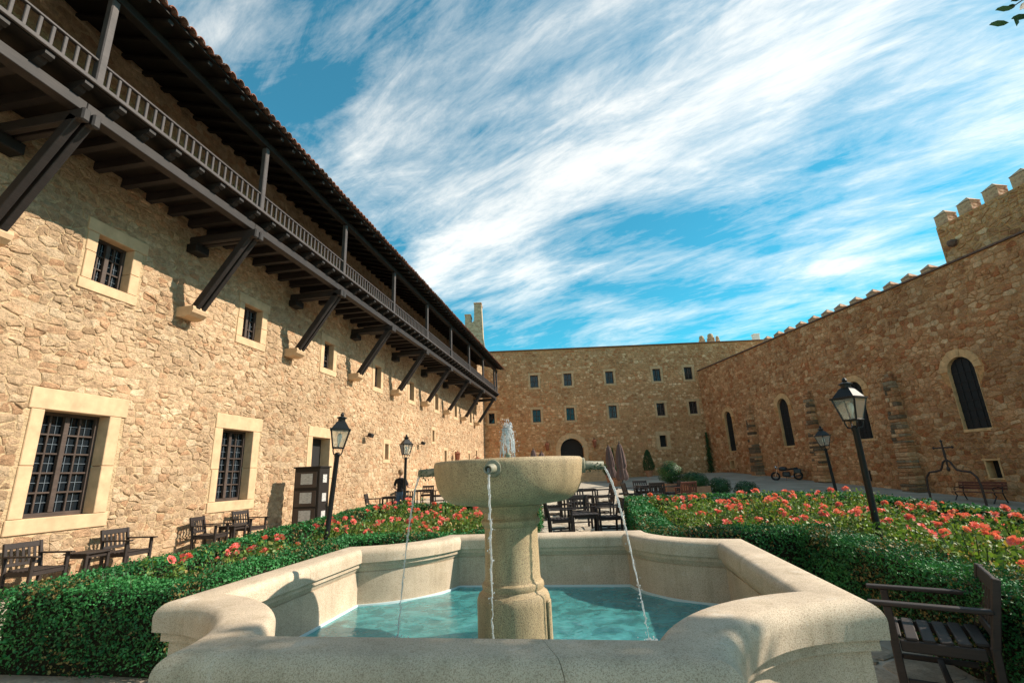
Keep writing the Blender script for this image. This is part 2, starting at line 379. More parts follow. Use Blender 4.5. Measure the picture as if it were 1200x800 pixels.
M['far_stone'] = mat_far('far_masonry', (.38, .20, .11), (.60, .38, .22), 3.2)
M['far_stone_pale'] = mat_far('far_masonry_pale', (.36, .25, .15), (.54, .40, .26), 3.2)  # yellower, slightly paler variant of the far masonry
# weathered notice sheet: pale paper with grey printed lines
m, nt, b = newmat('printed_notice'); co = objco(nt)
wvn = nt.nodes.new('ShaderNodeTexNoise'); wvn.inputs['Scale'].default_value = 1; wvn.inputs['Detail'].default_value = 3
mp = nt.nodes.new('ShaderNodeMapping'); mp.inputs['Scale'].default_value = (9, 9, 95); nt.links.new(co, mp.inputs[0]); nt.links.new(mp.outputs[0], wvn.inputs[0])
nt.links.new(ramp(nt, wvn.outputs[0], [(.42, (.30, .29, .28)), (.52, (.52, .51, .49))]), b.inputs['Base Color']); b.inputs['Roughness'].default_value = .5; M['paper'] = m

# ------------------------------------------------------------------ masonry
def clip(poly, nx, ny, d):
    """keep the part of poly with nx*x+ny*y <= d"""
    out = []; n = len(poly)
    for i in range(n):
        ax, ay = poly[i]; bx, by = poly[(i + 1) % n]
        da = nx * ax + ny * ay - d; db = nx * bx + ny * by - d
        if da <= 0: out.append((ax, ay))
        if (da < 0 < db) or (db < 0 < da):
            t = da / (da - db); out.append((ax + (bx - ax) * t, ay + (by - ay) * t))
    return out
def parea(p):
    return .5 * abs(sum(p[i][0] * p[(i + 1) % len(p)][1] - p[(i + 1) % len(p)][0] * p[i][1] for i in range(len(p))))
def cells(u0, u1, z0, z1, w, h, joint, extra=.15, seed=1):
    """irregular coursed rubble: shrunken Voronoi cells of a jittered brick lattice"""
    r = random.Random(seed); asp = w / h * .85; pts = []
    z = z0; row = 0
    while z < z1:
        hh = h * r.uniform(.62, 1.4); x = u0 - r.random() * w
        while x < u1 + w:
            ww = w * r.choice((r.uniform(.4, .8), r.uniform(.8, 1.25), r.uniform(1.1, 1.7))) * (hh / h) ** .3
            pts.append((x + ww / 2 + r.uniform(-.1, .1) * w, (z + hh / 2 + r.uniform(-.11, .11) * hh) * asp))
            if r.random() < extra: pts.append((x + ww * r.random(), (z + hh * r.random()) * asp))
            x += ww
        z += hh; row += 1
    g = {}; cs = w * 1.1
    for i, p in enumerate(pts): g.setdefault((int(p[0] // cs), int(p[1] // cs)), []).append(i)
    out = []
    for i, (px, py) in enumerate(pts):
        gx, gy = int(px // cs), int(py // cs); nb = []
        for a in (-2, -1, 0, 1, 2):
            for b_ in (-2, -1, 0, 1, 2):
                for j in g.get((gx + a, gy + b_), ()):
                    if j != i:
                        dx, dy = pts[j][0] - px, pts[j][1] - py; nb.append((dx * dx + dy * dy, dx, dy))
        nb.sort(); poly = [(px - 2 * w, py - 2 * w), (px + 2 * w, py - 2 * w), (px + 2 * w, py + 2 * w), (px - 2 * w, py + 2 * w)]
        for dd, dx, dy in nb[:26]:
            L_ = math.sqrt(dd)
            if L_ < 1e-4: continue
            nx, ny = dx / L_, dy / L_
            jj = joint * .5 * (abs(nx) + abs(ny) * asp)
            poly = clip(poly, nx, ny, nx * px + ny * py + L_ / 2 - jj)
            if len(poly) < 3: break
        if len(poly) < 3: continue
        poly = [(x, y / asp) for x, y in poly]
        for nx, ny, d in ((-1, 0, -u0), (1, 0, u1), (0, -1, -z0), (0, 1, z1)):
            poly = clip(poly, nx, ny, d)
            if len(poly) < 3: break
        if len(poly) >= 3: out.append(poly)
    return out
def keep_out(poly, kos):
    for ko in kos:
        if not poly: return None
        cx = sum(p[0] for p in poly) / len(poly); cy = sum(p[1] for p in poly) / len(poly)
        xs = [p[0] for p in poly]; ys = [p[1] for p in poly]; kx = [p[0] for p in ko]; ky = [p[1] for p in ko]
        if max(xs) < min(kx) or min(xs) > max(kx) or max(ys) < min(ky) or min(ys) > max(ky): continue
        best = None
        for i in range(len(ko)):          # convex CCW keep-out polygon, outward normals
            ax, ay = ko[i]; bx, by = ko[(i + 1) % len(ko)]; L_ = math.hypot(bx - ax, by - ay)
            nx, ny = (by - ay) / L_, -(bx - ax) / L_; d = nx * ax + ny * ay
            s = nx * cx + ny * cy - d
            if best is None or s > best[0]: best = (s, nx, ny, d)
        s, nx, ny, d = best
        poly = clip(poly, -nx, -ny, -(d + .012))
        if len(poly) < 3 or parea(poly) < .004: return None
    return poly
def chaikin(p, t=.22):
    out = []; n = len(p)
    for i in range(n):
        a = p[i]; b_ = p[(i + 1) % n]
        out.append((a[0] + (b_[0] - a[0]) * t, a[1] + (b_[1] - a[1]) * t)); out.append((a[0] + (b_[0] - a[0]) * (1 - t), a[1] + (b_[1] - a[1]) * (1 - t)))
    return out
def stone_geo(poly, mp, r, hmin, hmax, fine=True, back=-.02, rough=.009):
    if fine: poly = chaikin(poly, .13)
    n = len(poly); cx = sum(p[0] for p in poly) / n; cy = sum(p[1] for p in poly) / n
    h = hmin + (hmax - hmin) * r.random() ** 1.4; tx, ty = r.uniform(-.07, .07), r.uniform(-.07, .07)
    vs = []; fs = []
    j = [(p[0] + r.uniform(-rough, rough) * 2, p[1] + r.uniform(-rough, rough) * 2) for p in poly]
    ins = min(.03, .18 * math.sqrt(parea(poly)))
    rings = [(0, None)] + ([(0, .55)] if fine else []) + [(1, 1)]
    for k, hf in rings:
        for (x, y) in j:
            dx, dy = cx - x, cy - y; L_ = math.hypot(dx, dy) + 1e-6
            q = min(ins / L_, .5) * k
            X, Y = x + dx * q, y + dy * q
            o = back if hf is None else max(h * hf + (X - cx) * tx * hf + (Y - cy) * ty * hf + (r.uniform(-rough, rough) if k else 0), .004)
            vs.append(mp(X, o, Y))
    m_ = len(rings)
    for a in range(m_ - 1):
        for i in range(n):
            i2 = (i + 1) % n; fs.append((a * n + i, a * n + i2, (a + 1) * n + i2, (a + 1) * n + i))
    vs.append(mp(cx, h + r.uniform(0, .012), cy)); c = len(vs) - 1; b0 = (m_ - 1) * n
    for i in range(n): fs.append((b0 + i, b0 + (i + 1) % n, c))
    return vs, fs
def circ_poly(cx, cy, r, n=14):
    return [(cx + r * math.cos(2 * math.pi * k / n), cy + r * math.sin(2 * math.pi * k / n)) for k in range(n)]
def rect_poly(a, b_, c, d): return [(a, c), (b_, c), (b_, d), (a, d)]
def mortar_sheet(u0, u1, z0, z1, holes, mp, thick=.5):
    us = sorted({u0, u1, *[h[0] for h in holes], *[h[1] for h in holes]}); zs = sorted({z0, z1, *[h[2] for h in holes], *[h[3] for h in holes]})
    mb = MB()
    for i in range(len(us) - 1):
        for k in range(len(zs) - 1):
            cu_, cz_ = (us[i] + us[i + 1]) / 2, (zs[k] + zs[k + 1]) / 2
            if any(h[0] < cu_ < h[1] and h[2] < cz_ < h[3] for h in holes): continue
            mb.add([mp(us[i], 0, zs[k]), mp(us[i + 1], 0, zs[k]), mp(us[i + 1], 0, zs[k + 1]), mp(us[i], 0, zs[k + 1])], [(0, 1, 2, 3)])
    # ends and top give the wall its thickness
    for a, b_ in (((u0, z0), (u0, z1)), ((u1, z0), (u1, z1)), ((u0, z1), (u1, z1))):
        mb.add([mp(a[0], 0, a[1]), mp(b_[0], 0, b_[1]), mp(b_[0], -thick, b_[1]), mp(a[0], -thick, a[1])], [(0, 1, 2, 3)])
    return mb
def face_wall(parent, mp, box_, stone_box, holes, kos, w, h, joint, hm, mat_s, mat_m, fine=True, nind=300, seed=1, to_world=None, thick=.6, wname='wall', rect_ok=None, extra=.15, zfun=None):
    """a masonry wall: mortar sheet 'wall' with its stones; the largest in view one object each"""
    wall = mortar_sheet(*box_, holes, mp, thick).build(wname, mat_m, parent)
    r = random.Random(seed + 50); todo = []
    for poly in cells(*stone_box, w, h, joint, extra, seed):
        poly = keep_out(poly, kos)
        if not poly or parea(poly) < .006: continue
        px = 0
        if nind:
            pp = [proj(to_world(mp(x, 0, y))) for x, y in poly]
            if all(q is not None for q in pp):
                cx = sum(q[0] for q in pp) / len(pp); cy = sum(q[1] for q in pp) / len(pp)
                if -10 < cx < 1210 and -10 < cy < 810 and (rect_ok is None or rect_ok(poly)): px = parea(pp)
        todo.append((px, poly))
    todo.sort(key=lambda t: -t[0])
    rest = MB()
    for i, (px, poly) in enumerate(todo):
        vs, fs = stone_geo(poly, mp, r, *hm, fine)
        t = (min(max(r.gauss(.5, .22), 0), 1), r.random(), r.random())
        if i < nind and px > 30:
            mb = MB(); mb.add(vs, fs, t); mb.build('stone', mat_s, wall, tint=True)
        else: rest.add(vs, fs, t)
    if rest.v: tag(rest.build('rubble_stones', mat_s, wall, tint=True), kind='stuff')
    return wall
def dressed(parent, mp, name, u0, u1, z0, z1, o0, o1, mat, bev=.012):
    """a squared block from (u0,o0,z0) to (u1,o1,z1) in wall coordinates"""
    a = mp(u0, o0, z0); b_ = mp(u1, o1, z1)
    c = [(a[i] + b_[i]) / 2 for i in range(3)]; d = [abs(a[i] - b_[i]) for i in range(3)]
    return MB().box(c, d, None, bev).build(name, mat, parent)
def voussoirs(parent, mp, cu_, cz_, r0, r1, n, o0, o1, mat, a0=0, a1=math.pi):
    for k in range(n):
        t0 = a0 + (a1 - a0) * k / n + .006; t1 = a0 + (a1 - a0) * (k + 1) / n - .006; q = 3; vs = []
        rr = r1 + random.uniform(-.04, .05); oo = o1 + random.uniform(-.008, .008)
        for o in (o0, oo):
            for rad in (r0, rr):
                for i in range(q + 1):
                    t = t0 + (t1 - t0) * i / q; vs.append(mp(cu_ + rad * math.cos(t), o, cz_ + rad * math.sin(t)))
        m_ = q + 1; fs = []
        for i in range(q):
            fs += [(i, i + 1, m_ + i + 1, m_ + i), (2 * m_ + i, 3 * m_ + i, 3 * m_ + i + 1, 2 * m_ + i + 1), (i, 2 * m_ + i, 2 * m_ + i + 1, i + 1), (m_ + i, m_ + i + 1, 3 * m_ + i + 1, 3 * m_ + i)]
        fs += [(0, m_, 3 * m_, 2 * m_), (q, 2 * m_ + q, 3 * m_ + q, m_ + q)]
        MB().add(vs, fs).build('voussoir', mat, parent)
def window(parent, mp, u0, u1, z0, z1, depth, sur, mat, cols=2, rows=5, lead=True, jw=(.25, .3), lh=.42, sh=.3, splitj=True):
    """window part: timber frame mesh; sub-parts are surround stones, glazing bars and panes"""
    fw = .07; d = -depth
    fr = MB()
    def bx(mb, a, b_, c, e, o0, o1):
        p = mp(a, o0, c); q = mp(b_, o1, e); mb.box([(p[i] + q[i]) / 2 for i in range(3)], [abs(p[i] - q[i]) for i in range(3)], None, .006)
    bx(fr, u0, u0 + fw, z0, z1, d - .03, d + .05); bx(fr, u1 - fw, u1, z0, z1, d - .03, d + .05)
    bx(fr, u0 + fw, u1 - fw, z1 - fw, z1, d - .03, d + .05); bx(fr, u0 + fw, u1 - fw, z0, z0 + fw * 1.2, d - .03, d + .05)
    W_ = fr.build('window', M['frame_wood'], parent)
    iu0, iu1, iz0, iz1 = u0 + fw, u1 - fw, z0 + fw * 1.2, z1 - fw
    leaf = (iu1 - iu0) / 2 if cols > 1 else (iu1 - iu0)
    if cols > 1:
        mb = MB(); bx(mb, (iu0 + iu1) / 2 - .05, (iu0 + iu1) / 2 + .05, iz0, iz1, d - .025, d + .06); mb.build('meeting_stile', M['frame_wood'], W_)
    for k in range(1, rows):
        z = iz0 + (iz1 - iz0) * k / rows; mb = MB(); bx(mb, iu0, iu1, z - .018, z + .018, d - .015, d + .02); mb.build('glazing_bar', M['frame_wood'], W_)
    nv = (1, 3) if cols > 1 else (1,)
    for k in nv:
        u = iu0 + (iu1 - iu0) * k / (4 if cols > 1 else 2); mb = MB(); bx(mb, u - .018, u + .018, iz0, iz1, d - .013, d + .022); mb.build('glazing_bar', M['frame_wood'], W_)
    if lead:
        g_ = MB(); nc = 4 if cols > 1 else 2
        for c_ in range(nc):
            u = iu0 + (iu1 - iu0) * (c_ + .5) / nc; bx(g_, u - .006, u + .006, iz0, iz1, d - .035, d - .02)
        for k in range(rows):
            z = iz0 + (iz1 - iz0) * (k + .5) / rows; bx(g_, iu0, iu1, z - .006, z + .006, d - .036, d - .021)
        g_.build('lead_grille', M['lead'], W_)
    mb = MB(); bx(mb, u0 + .01, u1 - .01, z0 + .01, z1 - .01, d - .07, d - .045); mb.build('pane', M['glass'], W_)
    surround(W_, mp, u0, u1, z0, z1, depth + .1, jw, lh, sh, mat, splitj)
    return W_
def surround(W_, mp, u0, u1, z0, z1, depth, jw, lh, sh, mat, splitj=True, lintel_over=.1):
    o1 = .030
    lz = z1 + lh
    dressed(W_, mp, 'lintel', u0 - jw[0] - lintel_over * .3, u1 + jw[1] + lintel_over, z1, lz, -depth, o1 + .004, mat)
    if sh: dressed(W_, mp, 'sill', u0 - jw[0] - .01, u1 + jw[1] + .02, z0 - sh, z0, -depth, o1 + .006, mat)
    for (a, b_) in ((u0 - jw[0], u0), (u1, u1 + jw[1])):
        zs = [z0, z0 + (z1 - z0) * random.uniform(.42, .58), z1] if splitj else [z0, z1]
        for k in range(len(zs) - 1):
            j = random.uniform(-.03, .05) if splitj else 0
            aa, bb = (a - j, b_) if a < u0 else (a, b_ + j)
            dressed(W_, mp, 'jamb', aa, bb, zs[k] + .004, zs[k + 1] - .004, -depth, o1 + random.uniform(-.004, .003), mat)
def ko_rect(u0, u1, z0, z1, jw, lh, sh, over=.06):
    return rect_poly(u0 - jw[0] - over * .6, u1 + jw[1] + over, z0 - sh, z1 + lh)

# ------------------------------------------------------------------ ground
def sstep(t): t = min(max(t, 0), 1); return t * t * (3 - 2 * t)
def gz(x, y):
    c = max(0, .022 * (y - 8)); c = min(c, 1.0)
    r = min(max(.065 * (y + .134 * 0 - 29), -.62), 1.05)
    t = sstep((x - 7.5) / 8.5); return c * (1 - t) + r * t
def build_ground():
    mb = MB(); xs = sorted(set([-150, -80, -40, -25] + [-16 + .8 * i for i in range(60)] + [40, 60, 100, 200])); ys = sorted(set([-150, -80, -40, -20] + [-10 + 1.0 * i for i in range(72)] + [80, 120, 200, 400]))
    for y in ys:
        for x in xs: mb.v.append((x, y, gz(x, y))); mb.t.append((.5, .5, .5))
    n = len(xs)
    for j in range(len(ys) - 1):
        for i in range(n - 1): mb.f.append((j * n + i, j * n + i + 1, (j + 1) * n + i + 1, (j + 1) * n + i))
    return tag(mb.build('ground', M['gravel'], None, True), kind='structure')
ground = build_ground()

# ------------------------------------------------------------------ left: lodging wing with timber gallery
aL = R_(9.03); nL = Vector((math.cos(aL), -math.sin(aL), 0)); DL = -10.7
wing = empty('lodging_wing', nL * DL, -aL, 'long sunlit rubble stone wing carrying a dark timber gallery on struts', 'building')
mL = lambda u, o, z: (o, u, z)
wingM = Matrix.Translation(nL * DL) @ Matrix.Rotation(-aL, 4, 'Z')
toL = lambda p: wingM @ Vector(p)
gw = [(7.91, 9.25, 1.32, 3.38), (12.69, 14.0, 1.34, 3.40)]
uw = [(8.27 + 4.76 * k, 8.27 + 4.76 * k + (.86 if k < 2 else .74), 6.28, 7.40) for k in range(8)]
slits = [(24.0, 24.45, 2.75, 3.53), (31.5, 31.95, 4.07, 4.82), (34.15, 34.7, 2.75, 3.58), (36.75, 37.3, 2.75, 3.6), (40.9, 41.4, 2.9, 3.6), (43.6, 44.1, 3.1, 3.95)]
door = (17.36, 18.62, .16, 3.46)
holes = gw + uw + slits + [door]
kos = [ko_rect(*g, (.27, .30), .42, .28) for g in gw] + [ko_rect(*g, (.25, .25), .30, .24) for g in uw] + [ko_rect(*g, (.2, .2), .22, .18) for g in slits] + [ko_rect(*door, (.27, .3), .40, 0)]
WL0, WL1 = -9.0, 47.6
def vis_left(poly):
    return max(p[1] for p in poly) < 8.2
face_wall(wing, mL, (WL0, WL1, -.2, 12.35), (3.2, WL1, 0, 12.3), holes, kos, .32, .168, .017, (.002, .034), M['stone_left'], M['mortar_left'], True, 300, 3, toL, rect_ok=vis_left, extra=.42)
for g in gw: window(wing, mL, *g, .30, None, M['dressed'], 2, 5, True, (.27, .30), .42, .28)
for k, g in enumerate(uw): window(wing, mL, *g, .26, None, M['dressed'], 2 if k < 2 else 1, 3, True, (.25, .25), .30, .24, k < 2)
for g in slits:
    mb = MB(); mb.box(((-.36), (g[0] + g[1]) / 2, (g[2] + g[3]) / 2), (.02, g[1] - g[0], g[3] - g[2])); W_ = mb.build('slit_window', M['dark'], wing)
    surround(W_, mL, *g, .38, (.2, .2), .22, .18, M['dressed'], False)
mb = MB(); mb.box((-.40, (door[0] + door[1]) / 2, (door[2] + door[3]) / 2), (.05, door[1] - door[0], door[3] - door[2])); D_ = mb.build('doorway', M['dark'], wing)
surround(D_, mL, *door, .45, (.27, .3), .40, 0, M['dressed'], True)
# gallery
PU = [1.5] + [6.15 + 4.65 * k for k in range(9)]; GEND = 44.6; G0 = -3.0
def strip(name, o, z, w_, h_, u0, u1, mat, parent=wing):
    return MB().box((o, (u0 + u1) / 2, z), (w_, u1 - u0, h_), None, .01).build(name, mat, parent)
strip('deck_boards', 1.065, 9.03, 2.11, .05, G0, GEND, M['timber_dark'])
strip('deck_edge_board', 2.16, 9.06, .05, .085, G0, GEND, M['timber_rail'])
for a, b_ in zip([G0] + PU[1:], PU[1:] + [GEND]):
    if b_ - a > .1: strip('longitudinal_beam', 1.78, 8.67, .22, .22, a + .004, b_ - .004, M['timber'])
jm = MB()          # joist with a carved scroll end
prof = [(0.0, 8.785), (1.72, 8.785), (1.86, 8.80), (1.95, 8.845), (2.00, 8.90), (2.06, 8.885), (2.13, 8.93), (2.13, 9.0), (0, 9.0)]
n = len(prof); vs = [(o, -.075, z) for o, z in prof] + [(o, .075, z) for o, z in prof]
jm.add(vs, [tuple(range(n))[::-1], tuple(range(n, 2 * n))] + [(i, (i + 1) % n, n + (i + 1) % n, n + i) for i in range(n)])
jme = jm.mesh('joist', M['timber'])
u = G0 + .3
while u < GEND:
    obj('joist', jme, wing, (0, u, 0)); u += .664
cmb = MB(); cprof = [(-.05, 6.42), (-.05, 6.17), (.22, 6.13), (.40, 6.17), (.50, 6.25), (.53, 6.34), (.51, 6.42)]
n = len(cprof); cmb.add([(o, -.26, z) for o, z in cprof] + [(o, .26, z) for o, z in cprof], [tuple(range(n)), tuple(range(2 * n - 1, n - 1, -1))] + [(i, n + i, n + (i + 1) % n, (i + 1) % n) for i in range(n)])
corbme = cmb.mesh('corbel', M['dressed'])
smb = MB(); smb.bar((.40, 0, 6.36), (1.84, 0, 8.40), .20, .13, (0, 1, 0), .012); 
strutme = smb.mesh('strut', M['timber'])
xmb = MB(); xmb.box((1.0, 0, 8.41), (2.0, .13, .23), None, .015); xme = xmb.mesh('cross_beam', M['timber'])
emb = MB(); emb.box((2.02, 0, 8.40), (.10, .15, .27), None, .03); eme = emb.mesh('beam_end', M['timber'])
bmb = MB(); bmb.box((.17, 0, 8.17), (.34, .46, .24), None, .02); bme = bmb.mesh('wall_bracket', M['timber_dark'])
for u in PU:
    obj('corbel', corbme, wing, (0, u, 0)); obj('wall_bracket', bme, wing, (0, u, 0))
    for s in (-1, 1):
        obj('strut', strutme, wing, (0, u + s * .095, 0)); obj('cross_beam', xme, wing, (0, u + s * .095, 0)); obj('beam_end', eme, wing, (0, u + s * .097, 0))
# posts, railing
pmb = MB(); pmb.box((1.98, 0, 10.12), (.15, .15, 2.13), None, .02); pme = pmb.mesh('gallery_post', M['timber_rail'])
for u in PU + [GEND - .2]: obj('gallery_post', pme, wing, (0, u, 0))
rail = strip('railing', 1.98, 9.665, .08, .05, G0, GEND, M['timber_rail'])
strip('bottom_rail', 1.98, 9.125, .08, .05, G0, GEND, M['timber_rail'], rail)
balme = MB().box((1.98, 0, 9.39), (.045, .06, .50), None, .01).mesh('baluster', M['timber_rail'])
u = G0 + .12; near_b = []
while u < GEND - .1:
    if min(abs(u - p) for p in PU + [GEND - .2]) > .11: near_b.append(u)
    u += .205
for u in near_b: obj('baluster', balme, rail, (0, u, 0))
# gallery roof
def roofz(o): return 11.40 + (2.62 - o) * .30
plate = strip('eave_plate', 1.98, 11.28, .20, .19, G0, GEND, M['timber_dark'])
sg = MB()
vs = []
for o, dz in ((2.60, 0), (-6.0, 0), (-6.0, .05), (2.60, .05)): vs.append((o, roofz(o) + dz + .02))
sg.add([(o, G0 - .3, z) for o, z in vs] + [(o, WL1, z) for o, z in vs][:0] + [(o, GEND + .25, z) for o, z in vs], [(0, 1, 2, 3), (7, 6, 5, 4), (0, 4, 5, 1), (1, 5, 6, 2), (2, 6, 7, 3), (3, 7, 4, 0)])
roof = sg.build('roof', M['timber_dark'], wing)
rb = MB(); rb.bar((2.52, 0, roofz(2.52) - .06), (-.05, 0, roofz(-.05) - .06), .09, .13, (0, 1, 0), .01); rme = rb.mesh('rafter', M['timber_dark'])
u = G0
while u < GEND: obj('rafter', rme, roof, (0, u, 0)); u += .55
def barrel(o0, o1, r, up, seg=6):
    mb = MB(); vs = []; fs = []
    for (o, rr) in ((o0, r), (o1, r * .86)):
        for t in (0, .016):
            for k in range(seg + 1):
                a = math.pi * k / seg; s_ = 1 if up else -1
                vs.append((o, math.cos(a) * (rr - t), roofz(o) + .085 + s_ * math.sin(a) * (rr - t) + (0 if up else .10)))
    m_ = seg + 1
    for k in range(seg):
        fs += [(k, k + 1, 2 * m_ + k + 1, 2 * m_ + k), (m_ + k, 3 * m_ + k, 3 * m_ + k + 1, m_ + k + 1), (k, m_ + k, m_ + k + 1, k + 1)]
    fs += [(0, 2 * m_, 3 * m_, m_), (seg, m_ + seg, 3 * m_ + seg, 2 * m_ + seg)]
    return mb.add(vs, fs)
tme = [barrel(2.74 + random.uniform(-.025, .025), 2.25, .105, True).mesh('roof_tile', M['tile'] if k % 3 else M['tile_old']) for k in range(5)]
pme_ = barrel(2.70, 2.2, .10, False).mesh('pan_tile', M['tile_old'])
u = G0
while u < GEND + .2:
    obj('roof_tile', random.choice(tme), roof, (0, u + random.uniform(-.012, .012), random.uniform(-.008, .012)), (random.uniform(-.03, .03) * 0, 0, random.uniform(-.02, .02) * 0)); u += .25
rs = MB(); u = G0
while u < GEND + .2:
    t = barrel(2.28, -6, .105, True, 4); rs.add([(x, y + u, z + .02) for x, y, z in t.v], t.f)
    t = barrel(2.70, -6, .10, False, 4); rs.add([(x, y + u + .125, z) for x, y, z in t.v], t.f); u += .25
tag(rs.build('roof_tile_courses', M['tile_old'], roof), kind='stuff')
# floodlights fixed to the wall
def floodlight(u, z, lab):
    t = empty('floodlight', toL((.05, u, z)), -aL, lab, 'floodlight', 'floodlights on the lodging wing')
    MB().box((.10, 0, 0), (.20, .04, .04), None, .008).build('bracket', M['iron'], t)
    MB().box((.27, 0, .03), (.20, .30, .18), Matrix.Rotation(R_(25), 3, 'Y'), .02).build('lamp_housing', M['iron'], t)
floodlight(21.69, 3.76, 'small black floodlight on the pale wall between doorway and slit window')
floodlight(28.88, 3.77, 'small black floodlight on the pale wall behind the second lamp post')
def wall_lantern(loc, rz, lab):
    t = empty('wall_lantern', loc, rz, lab, 'wall lantern', 'brown wall lanterns')
    MB().tube([(.0, 0, .35), (.2, 0, .5), (.34, 0, .42), (.36, 0, .34)], .022, 6).build('bracket', M['copper'], t)
    MB().lathe([(.05, .34), (.06, .3), (.25, .18), (.26, .15), (.05, .15)], 6, (.36, 0, 0)).build('hood', M['copper'], t)
    MB().lathe([(.22, .15), (.13, -.35), (.12, -.37)], 6, (.36, 0, 0)).build('lantern_body', M['copper'], t)
    MB().lathe([(.14, -.37), (.1, -.42), (.02, -.52)], 6, (.36, 0, 0)).build('finial', M['copper'], t)
wall_lantern(toL((.05, 36.2, 3.25)), -aL, 'brown lantern on the pale wing beside a slit window')
wall_lantern(toL((.05, 42.5, 3.0)), -aL, 'brown lantern on the pale wing close to where it meets the rear wing')

# ------------------------------------------------------------------ rear wing
YB = 48.5
rear = empty('rear_wing', (0, YB, 0), 0, 'brown rubble stone wing with two rows of small windows and an arched door', 'building')
mB = lambda u, o, z: (u, -o, z)
toB = lambda p: Vector(p) + Vector((0, YB, 0))
bw = []
for k, x in enumerate((1.68, 5.10, 9.36, 14.18, 17.40)): bw.append((x, x + .80, 10.10 + .03 * k, 11.36 + .035 * k))
for k, x in enumerate((1.75, 5.12, 9.37, 14.17, 17.42)): bw.append((x, x + .80, 6.60 + .04 * k, 7.86 + .035 * k))
small = [(-2.64, -2.06, 6.66, 7.70)]
blank = (14.10, 14.76, 3.69, 4.79)
dcu, dcz, dr = 5.42, 3.75, 1.14
hd = (dcu - dr, dcu + dr, 1.9, dcz + dr)
kosB = [ko_rect(*g, (.2, .2), .24, .2, .03) for g in bw + small] + [ko_rect(*blank, (.35, .35), .40, .25, .03)] + [circ_poly(dcu, dcz, dr + .50), rect_poly(dcu - dr - .45, dcu + dr + .45, 1.0, dcz)]
face_wall(rear, mB, (-4.6, 26.2, 0, 13.95), (-4.4, 26.0, .6, 13.8), bw + small + [blank, hd], kosB, .40, .27, .035, (.012, .06), M['stone_back'], M['mortar_back'], False, 300, 11, toB, 3.5, extra=.3)
MB().box((10.8, .5 - .06, 13.99), (30.9, 1.3, .09), None, .02).build('wall_coping', M['tile_old'], rear)
for k, g in enumerate(bw): window(rear, mB, *g, .20, None, M['dressed_dark'], 2, 2, False, (.2, .2), .24, .2, False)
for g in small: window(rear, mB, *g, .25, None, M['dressed_dark'], 1, 2, False, (.2, .2), .24, .2, False)
mb = MB(); mb.box(((blank[0] + blank[1]) / 2, .40, (blank[2] + blank[3]) / 2), (blank[1] - blank[0], .04, blank[3] - blank[2])); W_ = mb.build('window', M['dark'], rear)
surround(W_, mB, *blank, .5, (.35, .35), .40, .25, M['dressed_dark'], True)
dm = MB(); pts = [(dcu - dr, 1.9), (dcu + dr, 1.9)] + [(dcu + dr * math.cos(t), dcz + dr * math.sin(t)) for t in [math.pi * k / 14 for k in range(15)]]
dm.add([(x, .55, z) for x, z in pts] + [(x, .62, z) for x, z in pts], [tuple(range(len(pts))), tuple(range(2 * len(pts) - 1, len(pts) - 1, -1))])
D2 = dm.build('door', M['dark'], rear)
for k in range(9): MB().box((dcu - dr + (k + .5) * 2 * dr / 9, .53, 2.85), (2 * dr / 9 - .02, .03, 1.85), None, .006).build('door_plank', M['timber_dark'], D2)
voussoirs(D2, mB, dcu, dcz, dr, dr + .46, 11, -.6, .05, M['dressed_dark'])
for s in (-1, 1):
    zz = [1.9, 2.5, 3.1, dcz]
    for k in range(3):
        j = (.44, .36, .46)[k]; a, b_ = (dcu - dr - j, dcu - dr) if s < 0 else (dcu + dr, dcu + dr + j)
        dressed(D2, mB, 'jamb', a, b_, zz[k] + .004, zz[k + 1] - .004, -.6, .05, M['dressed_dark'])
wall_lantern((2.98, YB - .05, 4.25), -math.pi / 2, 'brown lantern on the rear wing at the plant-free side of the arched door')
wall_lantern((7.60, YB - .05, 4.35), -math.pi / 2, 'brown lantern on the rear wing between arched door and slim cypress')
# steps up to the door
st = empty('stone_steps', (5.6, 46.0, 0), 0, 'flight of grey stone steps rising to the arched door', 'steps')
for k in range(7):
    z1 = 1.9 - .165 * k; y1 = .9 - .36 * k
    MB().box((0, (2.44 + y1 - .36) / 2, (z1 + .5) / 2), (4.6 + .001 * k, 2.44 - (y1 - .36), z1 - .5), None, .015).build('step', M['dressed_dark'], st)

# ------------------------------------------------------------------ right: chapel range with round-headed windows
aR = R_(-7.66); uR = Vector((math.sin(aR), math.cos(aR), 0)); nR = Vector((-math.cos(aR), math.sin(aR), 0)); DR = -25.079
chapel = empty('chapel_range', nR * DR, -aR, 'tall shaded rust-coloured stone wall with round-headed windows and slim buttresses', 'building')
mR = lambda u, o, z: (-o, u, z)
chM = Matrix.Translation(nR * DR) @ Matrix.Rotation(-aR, 4, 'Z'); toR = lambda p: chM @ Vector(p)
RW = [(41.45, .56), (33.9, .58), (27.06, .60), (20.5, .64)]
ztw, zbw = 6.42, 2.9
holesR = [(u - r, u + r, zbw, ztw) for u, r in RW] + [(41.6, 42.25, 1.4, 2.05), (20.05, 20.6, .62, 1.40)]
kosR = []
for u, r in RW: kosR += [circ_poly(u, ztw - r, r + .42), rect_poly(u - r - .03, u + r + .03, zbw - .02, ztw - r)]
kosR += [ko_rect(41.6, 42.25, 1.4, 2.05, (.08, .08), .10, .08, .02), ko_rect(20.05, 20.6, .62, 1.40, (.08, .08), .10, .08, .02)]
ZTR = 11.0
face_wall(chapel, mR, (-9, 45.75, -1.2, ZTR), (8.5, 45.6, -1.0, ZTR - .05), holesR, kosR, .40, .24, .026, (.012, .065), M['stone_right'], M['mortar_right'], True, 300, 23, toR, 3.6, extra=.3)
